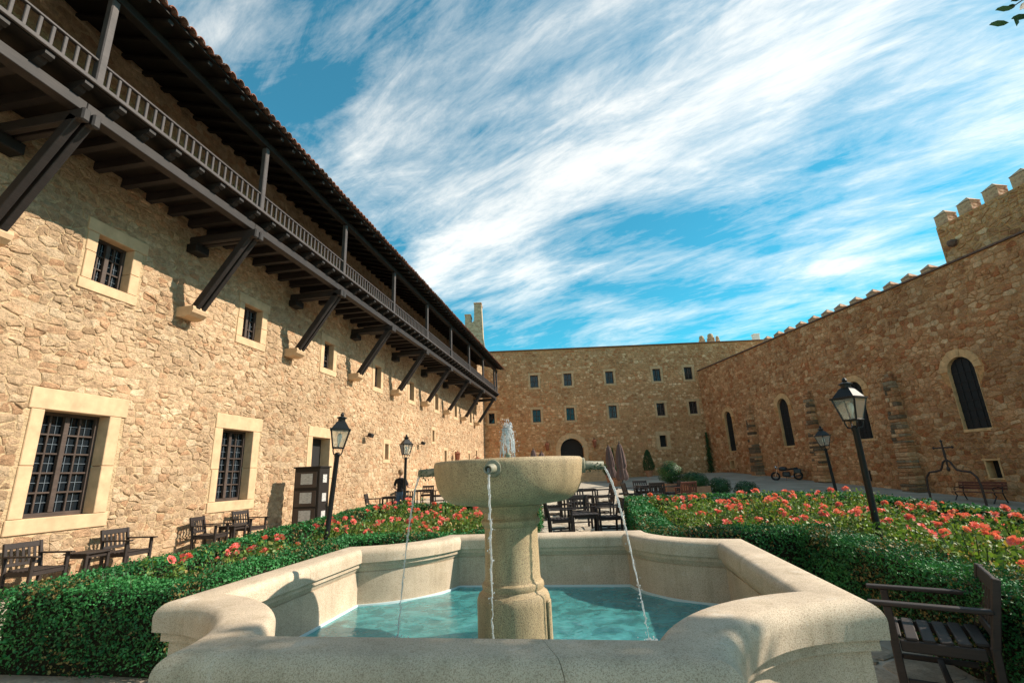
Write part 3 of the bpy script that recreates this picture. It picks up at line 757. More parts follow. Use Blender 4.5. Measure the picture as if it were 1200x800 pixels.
strip('wall_coping', -1.7, ZTR + .04, 3.7, .10, -9.1, 45.75, M['tile_old'], chapel) if False else MB().box((1.72, 18.3, ZTR + .045), (3.66, 54.8, .10), None, .02).build('wall_coping', M['tile_old'], chapel)
for u, r in RW:
    pts = [(u - r, zbw), (u + r, zbw)] + [(u + r * math.cos(t), ztw - r + r * math.sin(t)) for t in [math.pi * k / 12 for k in range(13)]]
    mb = MB(); mb.add([mR(x, -.17, z) for x, z in pts], [tuple(range(len(pts)))]); W_ = mb.build('window', M['dark'], chapel)
    voussoirs(W_, mR, u, ztw - r, r, r + .38, 9, -.20, .05, M['dressed_rust'])
    nb = 6
    for k in range(nb):
        za = zbw + (ztw - r - zbw) * k / nb; zb_ = zbw + (ztw - r - zbw) * (k + 1) / nb
        for a, b_ in ((u - r - .028, u - r), (u + r, u + r + .028)): dressed(W_, mR, 'jamb', a, b_, za, zb_ - .006, -.20, .03, M['dressed_rust'], .004)
    dressed(W_, mR, 'sill', u - r - .03, u + r + .03, zbw - .14, zbw, -.20, .06, M['dressed_rust'])
    for k in (-1, 0, 1): MB().add(*(lambda b0: (b0.v, b0.f))(MB().box(mR(u + k * r * .5, -.14, (zbw + ztw - .12) / 2), (.02, .02, ztw - zbw - .12 - abs(k) * r * .14)))).build('iron_bar', M['iron'], W_)
    for k in range(1, 7): MB().box(mR(u, -.14, zbw + k * .46), (.022, 2 * r, .022)).build('iron_bar', M['iron'], W_)
for g in ((41.6, 42.25, 1.4, 2.05), (20.05, 20.6, .62, 1.40)):
    mb = MB(); mb.box(mR((g[0] + g[1]) / 2, -.4, (g[2] + g[3]) / 2), (.03, g[1] - g[0], g[3] - g[2])); W_ = mb.build('vent_window', M['dark'], chapel)
    surround(W_, mR, *g, .42, (.08, .08), .1, .08, M['dressed_rust'], False)
mb = MB(); mb.box(mR(27.46, .09, .75), (.16, .42, .62), None, .03); mb.build('meter_box', M['metal_dark'], chapel)
for u in (37.9, 30.9, 24.35):
    base = gz(*toR((-.4, u, 0)).xy[:]) - .15
    core = MB(); core.add([mR(u + a, o, z) for z, w_, d_ in ((base, .47, .56), (5.9, .25, .33), (6.55, .02, .02)) for a, o in ((-w_, 0), (w_, 0), (w_, d_), (-w_, d_))],
                          [(i * 4 + k, i * 4 + (k + 1) % 4, i * 4 + 4 + (k + 1) % 4, i * 4 + 4 + k) for i in range(2) for k in range(4)])
    B_ = core.build('buttress', M['mortar_right'], chapel)
    z = base; r = random.Random(int(u))
    while z < 6.45:
        hh = r.uniform(.12, .27); t = (z - base) / (5.9 - base)
        w_ = .50 + (.27 - .50) * t if t < 1 else .27 * max(0, (6.6 - z) / .7); d_ = .60 + (.36 - .60) * t if t < 1 else .36 * max(0, (6.6 - z) / .7)
        if w_ < .05: break
        cs_ = [-w_] + sorted(r.uniform(-.6, .6) * w_ for _ in range(r.choice((0, 1, 1, 2)))) + [w_]
        for a, b_ in zip(cs_[:-1], cs_[1:]):
            ww = b_ - a - .02
            if ww < .05: continue
            mb = MB(); mb.box(mR(u + (a + b_) / 2, d_ / 2 + .02 + r.uniform(-.02, .03), z + hh / 2), (d_ + .03, ww + r.uniform(-.02, .09), hh - .015), Matrix.Rotation(r.uniform(-.10, .10), 3, 'Z'), .035, (r.random(), r.random() * .8, r.random()))
            mb.build('stone', M['stone_dark'] if r.random() < .30 else M['stone_right'], B_, tint=True)
        z += hh
# climbing plant in the far corner
def leaf_mesh(name, pts, nrm, size, mat, seed=0, spread=.8, tips=None, parent=None, kind=None, ar=.62):
    r = np.random.default_rng(seed); n = len(pts)
    pts = np.asarray(pts, float); nrm = np.asarray(nrm, float)
    d = nrm * (1 - spread * .5) + r.normal(size=(n, 3)) * spread * .55; d /= np.linalg.norm(d, axis=1)[:, None] + 1e-9
    a = r.normal(size=(n, 3)); t = np.cross(d, a); t /= np.linalg.norm(t, axis=1)[:, None] + 1e-9; b_ = np.cross(d, t)
    s = (size * r.uniform(.65, 1.35, n))[:, None]
    V_ = np.empty((n, 4, 3)); V_[:, 0] = pts - t * s * .5; V_[:, 1] = pts + b_ * s * ar * .5 + d * s * .08; V_[:, 2] = pts + t * s * .5; V_[:, 3] = pts - b_ * s * ar * .5 + d * s * .08
    me = bpy.data.meshes.new(name); me.vertices.add(4 * n); me.vertices.foreach_set('co', V_.reshape(-1).astype(np.float32))
    me.loops.add(4 * n); me.loops.foreach_set('vertex_index', np.arange(4 * n, dtype=np.int32))
    me.polygons.add(n); me.polygons.foreach_set('loop_start', np.arange(0, 4 * n, 4, dtype=np.int32))
    me.update(calc_edges=True)
    tn = np.repeat(np.c_[r.random((n, 3)), np.ones(n)], 4, axis=0).astype(np.float32)
    at = me.color_attributes.new('tint', 'FLOAT_COLOR', 'POINT'); at.data.foreach_set('color', tn.ravel())
    me.materials.append(mat); return me
def blob_pts(n, c, rad, seed, shell=.55):
    r = np.random.default_rng(seed); d = r.normal(size=(n, 3)); d /= np.linalg.norm(d, axis=1)[:, None]
    k = (shell + (1 - shell) * r.random(n) ** .6)[:, None]
    ph = r.uniform(0, 6.28, 3)
    lump = 1 + .10 * np.sin(d[:, :1] * 5 + ph[0]) * np.cos(d[:, 1:2] * 4 + ph[1]) + .06 * np.sin(d[:, 2:3] * 9 + ph[2])
    return np.asarray(c) + d * k * lump * np.asarray(rad), d
v = empty('climbing_plant', toR((-.3, 45.2, gz(*toR((-.3, 45.2, 0)).xy[:]))), -aR, 'dark narrow climbing plant in the corner of rear wing and chapel wall', 'plant')
MB().tube([(0, 0, 0), (.05, .02, 1.6), (-.02, 0, 3.4)], [.06, .04, .02], 6).build('stem', M['bark'], v)
r = np.random.default_rng(5); n = 1500; zz = r.random(n) * 3.7; pts = np.c_[r.normal(0, .14, n) * (1 - zz / 5), r.normal(0, .24, n) * (1 - zz / 4.6), zz + .1]
obj('foliage', leaf_mesh('foliage', pts, np.tile((-1, 0, 0), (n, 1)), .12, M['leaf_shrub'], 6), v)

# ------------------------------------------------------------------ towers and battlements behind
def merlon_mesh(w_, d_, h_, cap):
    mb = MB(); mb.box((0, 0, h_ / 2), (w_, d_, h_), None, .02)
    mb.add([(-w_ / 2 - .03, -d_ / 2 - .03, h_), (w_ / 2 + .03, -d_ / 2 - .03, h_), (w_ / 2 + .03, d_ / 2 + .03, h_), (-w_ / 2 - .03, d_ / 2 + .03, h_), (0, 0, h_ + cap)], [(0, 1, 2, 3), (0, 1, 4), (1, 2, 4), (2, 3, 4), (3, 0, 4)])
    return mb
cw = empty('curtain_wall', toR((4.0, 32, 0)), -aR, 'battlement rising just behind the chapel wall, a row of pointed merlons', 'wall')
MB().box((.3, .4, 5.86), (1.2, 21, 11.72)).build('wall', M['far_stone'], cw)
mme = merlon_mesh(.7, .62, 1.0, .34).mesh('merlon', M['far_stone'])
for u in (39.71, 38.10, 36.69, 35.24, 33.75, 32.31, 30.97, 29.51, 28.03, 26.65, 25.31, 23.96):
    obj('merlon', mme, cw, (.10, u - 32, 11.72))
tw = empty('battlement_tower', toR((4.0, 17, 0)), -aR, 'large square stone tower with four pointed merlons above the chapel wall', 'tower')
face_wall(tw, lambda u, o, z: (-o, u - 17, z), (11.0, 22.85, 0, 14.9), (12, 22.8, 11.0, 14.85), [], [], .42, .27, .035, (.012, .06), M['stone_right'], M['mortar_right'], False, 0, 31, None, 6.0, extra=.3)
MB().box((3.0, 5.84, 7.43), (5.96, .04, 14.84)).build('side_wall', M['far_stone'], tw)
MB().box((.28, 5.62, 13.0), (.5, .52, 3.7), None, .04).build('quoin_pilaster', M['far_stone_pale'], tw)
mme2 = merlon_mesh(.72, .74, .66, .36).mesh('merlon', M['far_stone'])
for u in (22.48, 21.12, 19.74, 18.36, 17.0, 15.6, 14.2, 12.8): obj('merlon', mme2, tw, (.40, u - 17, 14.9))
for k in range(3): obj('merlon', mme2, tw, (2.1 + 1.6 * k, 5.35, 14.9), (0, 0, math.pi / 2))
MB().lathe([(.05, 0), (.20, .10), (.26, .25), (.22, .38), (.05, .45)], 8, (-.18, 22.2 - 17 - .1, 13.3)).build('gargoyle_bracket', M['tile_old'], tw)
lt = empty('bell_gable', (-4.4, 60, 0), 0, 'ruined stepped stone gable rising beyond the gallery roof', 'tower')
lg = MB(); pr = [(-1.6, 0), (1.4, 0), (1.35, 15), (.75, 18.6), (.62, 23.1), (-.30, 23.3), (-.36, 20.9), (-.75, 20.6), (-.80, 21.7), (-1.5, 21.6), (-1.55, 19.8), (-1.9, 19.4), (-1.9, 0)]
lg.add([(x, -.9, z) for x, z in pr] + [(x, .9, z) for x, z in pr], [tuple(range(len(pr))), tuple(range(2 * len(pr) - 1, len(pr) - 1, -1))] + [(i, (i + 1) % len(pr), len(pr) + (i + 1) % len(pr), len(pr) + i) for i in range(len(pr))])
lg.build('gable_wall', M['far_stone_pale'], lt)
for x, z in ((-1.15, 21.65), (.16, 23.2)):
    MB().box((x, 0, z + .08), (.85 if x < 0 else 1.05, 2.0, .16), None, .04).build('cap_stone', M['far_stone'], lt)
for k, (x, w_, h_) in enumerate(((21.0, .55, .95), (22.0, .65, 1.15), (22.75, .4, .85))):
    t = empty('chimney', (x, 51.8, 13.2), 0, ('short rounded chimney, leftmost of a trio on the rear wing roof', 'tallest rounded chimney, middle of a trio on the rear wing roof', 'slim rounded chimney nearest the white stack on the rear wing')[k].replace('leftmost', 'outermost'), 'chimney', 'chimneys on the rear wing')
    MB().box((0, 0, h_ / 2 + .5), (w_, w_, h_ + 1), None, .05).build('shaft', M['far_stone'], t)
    MB().lathe([(w_ * .46, 0), (w_ * .50, .2), (w_ * .36, .42), (.02, .5)], 10, (0, 0, h_ + 1)).build('cowl', M['far_stone_pale'], t)
t = empty('white_chimney', (27.1, 52.0, 13.5), 0, 'plain white rendered chimney where rear wing meets the chapel roof', 'chimney')
MB().box((0, 0, 1.0), (.62, .62, 2.0), None, .03).build('shaft', M['white_plaster'], t); MB().box((0, 0, 2.04), (.72, .72, .08), None, .02).build('cap', M['white_plaster'], t)

# ------------------------------------------------------------------ fountain
FA = R_(9.5); FC = Vector((-.085, 4.76, 0))
e1 = Vector((math.cos(FA), -math.sin(FA), 0)); e2 = Vector((math.sin(FA), math.cos(FA), 0))
def toF(x, y, z=0): p = FC + e1 * x + e2 * y; return (p.x, p.y, z)
ft = empty('fountain', FC, -FA, 'pale granite fountain with scalloped basin, pedestal and round overflowing bowl', 'fountain')
HW, ST, ZR = 2.36, 1.37, .97; AR = HW - ST
def rim_seg(pr, kind, q, lo=0, hi=1, n=14):
    """sweep profile (offset inwards, z) along side q or corner arc q"""
    rows = []
    for o, z in pr:
        row = []
        if kind == 's':
            L_ = HW - math.sqrt((AR + o) ** 2 - o ** 2)
            for k in range(2):
                t = (lo, hi)[k]; row.append((HW - o, -L_ + 2 * L_ * t, z))
        else:
            ra = AR + o; a_ = math.asin(o / ra) if ra else 0
            a0, a1 = 1.5 * math.pi - a_, math.pi + a_
            for k in range(n + 1):
                t = a0 + (a1 - a0) * (lo + (hi - lo) * k / n); row.append((HW + ra * math.cos(t), HW + ra * math.sin(t), z))
        rows.append(row)
    m_ = len(rows[0]); vs = [p for r_ in rows for p in r_]; fs = []
    c, s = math.cos(q * math.pi / 2), math.sin(q * math.pi / 2); vs = [(x * c - y * s, x * s + y * c, z) for x, y, z in vs]
    for i in range(len(rows)):
        i2 = (i + 1) % len(rows)
        for k in range(m_ - 1): fs.append((i * m_ + k, i * m_ + k + 1, i2 * m_ + k + 1, i2 * m_ + k))
    fs.append(tuple(i * m_ for i in range(len(rows)))); fs.append(tuple(i * m_ + m_ - 1 for i in range(len(rows)))[::-1])
    return MB().add(vs, fs)
def arcp(cx, cz, r, a0, a1, n): return [(cx + r * math.cos(R_(a0 + (a1 - a0) * k / n)), cz + r * math.sin(R_(a0 + (a1 - a0) * k / n))) for k in range(n + 1)]
cop = [(.06, ZR - .26), (.045, ZR - .255), (.045, ZR - .205), (.035, ZR - .195), (.004, ZR - .19)] + arcp(.10, ZR - .10, .10, 180, 100, 7) + [(.16, ZR - .001), (.22, ZR)] + arcp(.30, ZR - .07, .07, 80, 0, 5) + [(.37, ZR - .15), (.345, ZR - .155), (.34, ZR - .165), (.34, ZR - .20), (.318, ZR - .205), (.312, ZR - .225), (.29, ZR - .26)]
wal = [(.085, ZR - .26), (.085, ZR - .30), (.075, 0.0), (.30, 0), (.30, ZR - .26)]
for q in range(4):
    for kind in 'sa':
        spl = [(0, 1)]
        if kind == 's': spl = [(0, .5), (.5, 1)] if q != 3 else [(0, .735), (.735, 1)]
        for lo, hi in spl:
            e = .0006
            o = rim_seg(cop, kind, q, lo + (e if lo > 0 else 0), hi - (e if hi < 1 else 0)).build('coping_stone', M['granite'], ft); sharp_smooth(o.data, 38)
            o = rim_seg(wal, kind, q, lo, hi - (e if hi < 1 else 0)).build('basin_wall', M['granite'], ft); sharp_smooth(o.data, 38)
            o = rim_seg([(.301, .03), (.301, .368), (.318, .368), (.318, .03)], kind, q, lo, hi).build('painted_edge', M['pool_edge'], ft); sharp_smooth(o.data, 38)
def pool_outline(o):
    pts = []
    for q in range(4):
        c, s = math.cos(q * math.pi / 2), math.sin(q * math.pi / 2); ra = AR + o; a_ = math.asin(o / ra); a0, a1 = 1.5 * math.pi - a_, math.pi + a_
        for k in range(13):
            t = a0 + (a1 - a0) * k / 12; x, y = HW + ra * math.cos(t), HW + ra * math.sin(t); pts.append((x * c - y * s, x * s + y * c))
    return pts
po = pool_outline(.31); fl = MB(); fl.add([(0, 0, .03)] + [(x, y, .03) for x, y in po], [(0, 1 + i, 1 + (i + 1) % len(po)) for i in range(len(po))]); fl.build('pool_floor', M['pool_paint'], ft)
WZ = .345
wm = MB(); po = pool_outline(.319); nr = 26
vs = [(0, 0, WZ)]
for k in range(1, nr + 1):
    for x, y in po:
        X, Y = x * k / nr, y * k / nr
        z = WZ + (mnoise.noise(Vector((X * 3.1, Y * 3.1, 0))) * .010 + mnoise.noise(Vector((X * 9, Y * 9, 3))) * .004)
        vs.append((X, Y, z))
fs = [(0, 1 + i, 1 + (i + 1) % len(po)) for i in range(len(po))]; m_ = len(po)
for k in range(nr - 1):
    for i in range(m_): fs.append((1 + k * m_ + i, 1 + (k + 1) * m_ + i, 1 + (k + 1) * m_ + (i + 1) % m_, 1 + k * m_ + (i + 1) % m_))
wobj = MB().add(vs, fs).build('water', M['water'], None, True); wobj.location = FC; wobj.rotation_euler = (0, 0, -FA); tag(wobj, kind='structure')
# pedestal and bowl
ped = [(.325, .03), (.325, .66), (.322, .70), (.308, .735), (.282, .752), (.272, .770), (.280, .795), (.274, .82), (.256, .835), (.248, .87), (.243, 1.22), (.244, 1.29), (.262, 1.305), (.272, 1.325), (.272, 1.345), (.258, 1.36), (.248, 1.368), (.248, 1.40), (.268, 1.43), (.292, 1.45), (.300, 1.475)]
o = MB().lathe(ped, 40).build('pedestal', M['granite_wet'], ft); sharp_smooth(o.data, 35)
pl = MB(); pl.box((.318, -.06, .36), (.035, .12, .66), None, .012); pl.build('pedestal_rib', M['granite_wet'], ft)
bowl = [(.28, 1.475), (.45, 1.492), (.54, 1.508), (.60, 1.54), (.645, 1.59), (.675, 1.65), (.693, 1.73), (.702, 1.80), (.705, 1.845), (.70, 1.868), (.685, 1.882), (.655, 1.884), (.635, 1.87), (.60, 1.80), (.40, 1.72), (.05, 1.70)]
o = MB().lathe(bowl, 64).build('bowl', M['granite_wet'], ft); sharp_smooth(o.data, 50)
o = MB().lathe([(.62, 1.845), (.3, 1.847), (.02, 1.846)], 40, caps=True).build('bowl_water', M['water'], ft, True)
MB().lathe([(.03, 1.80), (.028, 1.93), (.02, 1.95)], 12).build('jet_nozzle', M['spout'], ft)
for q, (dx, dy) in enumerate(((0, -1), (1, 0), (0, 1), (-1, 0))):
    s0 = Vector((dx, dy, 0)); a = Vector((0, 0, 1.80)) + s0 * .66
    o = MB().tube([a, a + s0 * .06, a + s0 * .065], [.072, .068, .05], 20).build('spout_collar', M['spout'], ft); sharp_smooth(o.data, 50)
    sp_ = MB(); p0 = a + s0 * .05; p1 = a + s0 * .235 + Vector((0, 0, -.008))
    n_ = 18; vs = []
    x_ = s0.cross(Vector((0, 0, 1))); 
    for p, rr in ((p0, .040), (p1, .036), (p1, .026), (p0 + s0 * .08, .024)):
        for k in range(n_): t = 2 * math.pi * k / n_; vs.append(p + x_ * math.cos(t) * rr + Vector((0, 0, 1)) * math.sin(t) * rr)
    sp_.add(vs, [(i * n_ + k, i * n_ + (k + 1) % n_, (i + 1) * n_ + (k + 1) % n_, (i + 1) * n_ + k) for i in range(3) for k in range(n_)] + [tuple(3 * n_ + k for k in range(n_))])
    so = sp_.build('spout', M['spout'], ft, True)
    if q in (1, 3):
        mpz = np.array([tuple(a + s0 * random.uniform(.06, .22) + Vector((random.gauss(0, .022), random.gauss(0, .022), random.gauss(-.012, .022)))) for _ in range(260)])
        obj('moss', leaf_mesh('moss', mpz, np.tile((0, 0, 1), (len(mpz), 1)), .022, M['moss'], q), so)['kind'] = 'stuff'
# falling streams: thick at the spout, thin and beaded below
def stream(dx, dy, v0, lab, seed, spread=0.0):
    r = random.Random(seed); s0 = Vector((dx, dy, 0)); pts = []; rad = []
    N = 60; x_ = s0.cross(Vector((0, 0, 1))); z0 = 1.795; tf = math.sqrt(2 * (z0 - WZ + .01) / 9.81)
    for k in range(N):
        t = tf * (k / (N - 1)) ** .8; d = .86 + v0 * t; z = z0 - .5 * 9.81 * t * t
        wob = .001 + .0045 * k / N
        pts.append(s0 * d + Vector((0, 0, z)) + x_ * (r.gauss(0, wob) + spread * t) + s0 * r.gauss(0, wob * .6)); rad.append((.0135 - .0085 * (k / N) ** .5) * r.uniform(.75, 1.25) if k < N * .75 else (.0055) * r.uniform(.3, 1.7))
    o = MB().tube(pts, rad, 8).build('water_stream', M['stream'], None, True); o.location = FC; o.rotation_euler = (0, 0, -FA)
    tag(o, lab, 'water', 'streams falling from the fountain spouts')
    dr_ = MB()
    for _ in range(70):
        k = r.randrange(N // 3, N); c = Vector(pts[k]) + Vector((r.gauss(0, .012), r.gauss(0, .012), r.gauss(0, .01))); q = r.uniform(.002, .006)
        dr_.lathe([(.001, -q * 1.6), (q, 0), (.001, q * 1.3)], 5, tuple(c))
    tag(dr_.build('droplets', M['stream'], o), kind='stuff')
    # splash on the pool
    c = pts[-1]; sp_ = MB()
    for _ in range(60):
        a = r.uniform(0, 6.28); d = abs(r.gauss(0, .05)); q = r.uniform(.003, .010); sp_.lathe([(.001, -q), (q, 0), (.001, q)], 5, (c.x + d * math.cos(a), c.y + d * math.sin(a), WZ + abs(r.gauss(.008, .014))))
    tag(sp_.build('splash', M['foam'], o), kind='stuff')
stream(0, -1, .10, 'water stream dropping from the front spout straight down past the pedestal', 1, -.02)
stream(1, 0, .52, 'water stream arching from the spout facing the lamp-lit rose bed', 2)
stream(-1, 0, .42, 'water stream arching from the mossy spout facing the lodging wing', 3)
stream(0, 1, .8, 'water stream falling from the rear spout behind the pedestal', 4)
# bubbling jet in the bowl
def jet():
    t = empty('water_jet', toF(0, 0, 1.94), -FA, 'white bubbling water jet rising above the fountain bowl', 'water')
    r = random.Random(9)
    def rough_lathe(prof, n, amp, seed, mat, name):
        mb = MB(); mb.lathe(prof, n, caps=False); q = []
        for x, y, z in mb.v:
            d = Vector((x * 34, y * 34, z * 20 + seed)); k = 1 + amp * mnoise.noise(d) + amp * .6 * mnoise.noise(d * 2.7)
            q.append((x * k + .010 * mnoise.noise(d * .6 + Vector((5, 0, 0))), y * k, z + .014 * mnoise.noise(d * 1.3)))
        mb.v = q; mb.build(name, mat, t, True)
    rough_lathe([(.010, 0), (.012, .06), (.018, .11), (.026, .16), (.034, .20), (.040, .23), (.036, .26), (.022, .28), (.004, .29)], 18, .8, 3, M['foam'], 'water_column')
    for k in range(11):
        a = r.uniform(0, 6.28); d = r.uniform(.012, .045); z = r.uniform(.22, .34); q = r.uniform(.014, .026)
        b_ = MB(); b_.lathe([(.002, -q), (q * .7, -q * .7), (q, 0), (q * .7, q * .7), (.002, q)], 10, caps=False)
        c = Vector((d * math.cos(a) + .012, d * math.sin(a), z)); b_.v = [tuple(Vector(p) * (1 + .8 * mnoise.noise(Vector(p) * 60 + Vector((k, 0, 0)))) + c) for p in b_.v]
        b_.build('foam_clump', M['foam'], t, True)
    for k in range(15):
        a = r.uniform(0, 6.28); v0 = r.uniform(.14, .26); pts = []; tf = r.uniform(.24, .29); z0 = r.uniform(.25, .32)
        for i in range(16):
            tt = tf * i / 15; z = z0 + .15 * tt - 4.9 * tt * tt; d = .03 + v0 * tt; pts.append((math.cos(a) * d + r.gauss(0, .003), math.sin(a) * d + r.gauss(0, .003), max(z, -.09)))
        MB().tube(pts, [.0075 * r.uniform(.15, 1) for _ in pts], 6).build('falling_strand', M['stream'], t, True)
    dd = MB()
    for k in range(260):
        a = r.uniform(0, 6.28); z = r.uniform(-.08, .38); d = abs(r.gauss(.055 if z < .25 else .03, .03)); q = r.uniform(.002, .0065); dd.lathe([(.001, -q * 1.3), (q, 0), (.001, q * 1.3)], 5, (d * math.cos(a), d * math.sin(a), z))
    tag(dd.build('droplets', M['foam'], t), kind='stuff')
jet(); bpy.data.objects['water_jet'].scale = (.92, .92, .86)

# ------------------------------------------------------------------ parterre beds
HW_ = .55; HH = .80
bedL = [(-5.5, -.12), (-3.38, -.12), (-3.38, 3.5), (-.95, 3.5), (-.95, 10.4), (-6.5, 10.4)]
bedR = [(3.64, -3.2), (7.75, -3.2), (7.75, 10.2), (1.45, 10.9), (1.45, 3.5), (3.64, 3.5)]
def inside(p, poly):
    x, y = p; c = False; n = len(poly)
    for i in range(n):
        x1, y1 = poly[i]; x2, y2 = poly[(i + 1) % n]
        if (y1 > y) != (y2 > y) and x < (x2 - x1) * (y - y1) / (y2 - y1) + x1: c = not c
    return c
def offset_poly(poly, d):
    n = len(poly); out = []
    for i in range(n):
        p0, p1, p2 = Vector(poly[i - 1]), Vector(poly[i]), Vector(poly[(i + 1) % n])
        a = (p1 - p0).normalized(); b_ = (p2 - p1).normalized(); n1 = Vector((-a.y, a.x)); n2 = Vector((-b_.y, b_.x))
        k = d / (1 + n1.dot(n2)); q = p1 + (n1 + n2) * k; out.append((q.x, q.y))
    return out
def hedge(poly, lab, seed):
    t = empty('box_hedge', FC, -FA, lab, 'hedge')
    inn = offset_poly(poly, HW_); c0 = offset_poly(poly, .07); c1 = offset_poly(poly, HW_ - .07); n = len(poly)
    cz = [[gz(*toF(*p)[:2]) for p in c0], [gz(*toF(*p)[:2]) for p in c1]]
    mb = MB(); mb.v = [(*c0[i], cz[0][i] - .05) for i in range(n)] + [(*c1[i], cz[1][i] - .05) for i in range(n)] + [(*c0[i], cz[0][i] + HH - .07) for i in range(n)] + [(*c1[i], cz[1][i] + HH - .07) for i in range(n)]
    mb.t = [(.5,) * 3] * len(mb.v)
    for i in range(n):
        j = (i + 1) % n
        mb.f += [(i, j, 2 * n + j, 2 * n + i), (n + j, n + i, 3 * n + i, 3 * n + j), (2 * n + i, 2 * n + j, 3 * n + j, 3 * n + i)]
    mb.build('twigs', M['twig'], t)
    r = np.random.default_rng(seed); P = []; N = []; SZ = []
    def add(k, f, nr, size):
        p = f(k); P.append(p); N.append(np.tile(nr, (len(p), 1))); SZ.append(np.full(len(p), size))
    for i in range(n):
        j = (i + 1) % n; A, B = np.array(poly[i]), np.array(poly[j]); Ai, Bi = np.array(inn[i]), np.array(inn[j])
        L_ = np.linalg.norm(B - A); d = (B - A) / L_; nm = np.array((d[1], -d[0]))
        segs = max(1, int(L_ / 1.0))
        for s in range(segs):
            t0, t1 = s / segs, (s + 1) / segs
            mid = (A + (B - A) * (t0 + t1) / 2); w = toF(*mid); dist = math.hypot(w[0], w[1])
            size = min(max(.0046 * dist, .021), .06); dens = .95 / (size * size * .62 * .5)
            ln = L_ / segs
            for face in ('out', 'top', 'in'):
                area = ln * (HH if face != 'top' else HW_); k = int(area * dens * (1 if face != 'in' else .6)); tt = t0 + (t1 - t0) * r.random(k); q = r.random(k)
                dep = r.normal(0, .018, k) - np.abs(r.normal(0, .03, k)) * (r.random(k) < .5)
                bo = A + (B - A) * tt[:, None]; bi = Ai + (Bi - Ai) * tt[:, None]
                lump = np.array([mnoise.noise(Vector((x * 2.2 + seed, y * 2.2, 0.3))) for x, y in bo]) * .035
                zb = np.array([gz(*toF(*p)[:2]) for p in bo])
                if face == 'top':
                    xy = bo + (bi - bo) * q[:, None]; z = zb + HH + dep + lump + .012 * r.normal(size=k) - .05 * (np.abs(q - .5) * 2) ** 6; p = np.c_[xy, z]; nr = np.array((0, 0, 1.))
                else:
                    sgn = 1 if face == 'out' else -1; base = bo if face == 'out' else bi; hz = q
                    xy = base + nm * sgn * (dep + lump + .01 - .045 * (hz > .93))[:, None]; p = np.c_[xy, zb + .04 + hz * (HH - .04)]; nr = np.array((*(nm * sgn), .15))
                    thin = (hz < .16) & (r.random(k) < .55); p = p[~thin]
                P.append(p); N.append(np.tile(nr, (len(p), 1))); SZ.append(np.full(len(p), size))
    P = np.vstack(P); N = np.vstack(N); SZ = np.concatenate(SZ)
    fo = obj('foliage', leaf_mesh('foliage', P, N, SZ, M['leaf_box'], seed, .95), t)
    # growth varies along the hedge: fresher, duller and dry patches
    tone = np.array([mnoise.noise(Vector(p) * 1.7 + Vector((seed, 0, 0))) + .6 * mnoise.noise(Vector(p) * 6) for p in P]); r_ = r.random(len(P))
    c0_ = np.clip(.42 + .85 * tone + .5 * (r_ - .5), 0, 1); c1_ = np.where((tone < -.2) & (r.random(len(P)) < .35), .98, r.random(len(P)) * .9)
    col = np.repeat(np.c_[c0_, c1_, r_, np.ones(len(P))], 4, axis=0).astype(np.float32); fo.data.color_attributes['tint'].data.foreach_set('color', col.ravel())
    tw_ = MB(); rr = random.Random(seed)
    for _ in range(420):
        k = rr.randrange(len(P)); p = Vector(P[k]); nn = Vector(N[k]); 
        if p.length > 9: continue
        q = p + (nn + Vector((rr.gauss(0, .5), rr.gauss(0, .5), rr.gauss(.3, .4)))).normalized() * rr.uniform(.03, .09); tw_.tube([p - nn * .05, q], [.003, .0015], 4)
    tag(tw_.build('stray_twigs', M['bark'], t), kind='stuff')
    return t
hedge(bedL, 'clipped green box hedge bordering the rose bed along the lodging wing', 41)
hedge(bedR, 'clipped green box hedge bordering the rose bed along the chapel wall', 42)
for poly, nm in ((bedL, 'left'), (bedR, 'right')):
    q = offset_poly(poly, .1); bm = bmesh.new(); vs = [bm.verts.new((*p, gz(*toF(*p)[:2]) + .02)) for p in q]; bm.faces.new(vs); bm.normal_update(); bmesh.ops.triangulate(bm, faces=bm.faces, ngon_method="EAR_CLIP")
    me = bpy.data.meshes.new('soil'); bm.to_mesh(me); bm.free(); me.materials.append(M['soil']); o = obj('soil', me, None, FC, (0, 0, -FA)); tag(o, kind='structure')
# roses
def bloom_mesh(seed):
    r = random.Random(seed); mb = MB()
    for ring, (n, rad, up, s) in enumerate(((6, .036, .004, .040), (5, .024, .018, .034), (4, .012, .03, .026))):
        for k in range(n):
            a = 2 * math.pi * (k + ring * .5) / n + r.uniform(-.2, .2); c = Vector((math.cos(a) * rad, math.sin(a) * rad, up + r.uniform(-.004, .004)))
            t = Vector((-math.sin(a), math.cos(a), 0)); o = Vector((math.cos(a), math.sin(a), .35 + .5 * ring)).normalized(); tn = (min(1, max(0, r.gauss(.5, .3))), r.random(), 0)
            mb.add([c - o * s * .6, c - t * s * .6 + o * .1 * s, c - t * s * .4 + o * s * .7, c + t * s * .4 + o * s * .7, c + t * s * .6 + o * .1 * s], [(0, 1, 2, 3, 4)], tn)
    return mb.mesh('bloom', M['petal'], True, True)
blooms = [bloom_mesh(s) for s in range(5)]
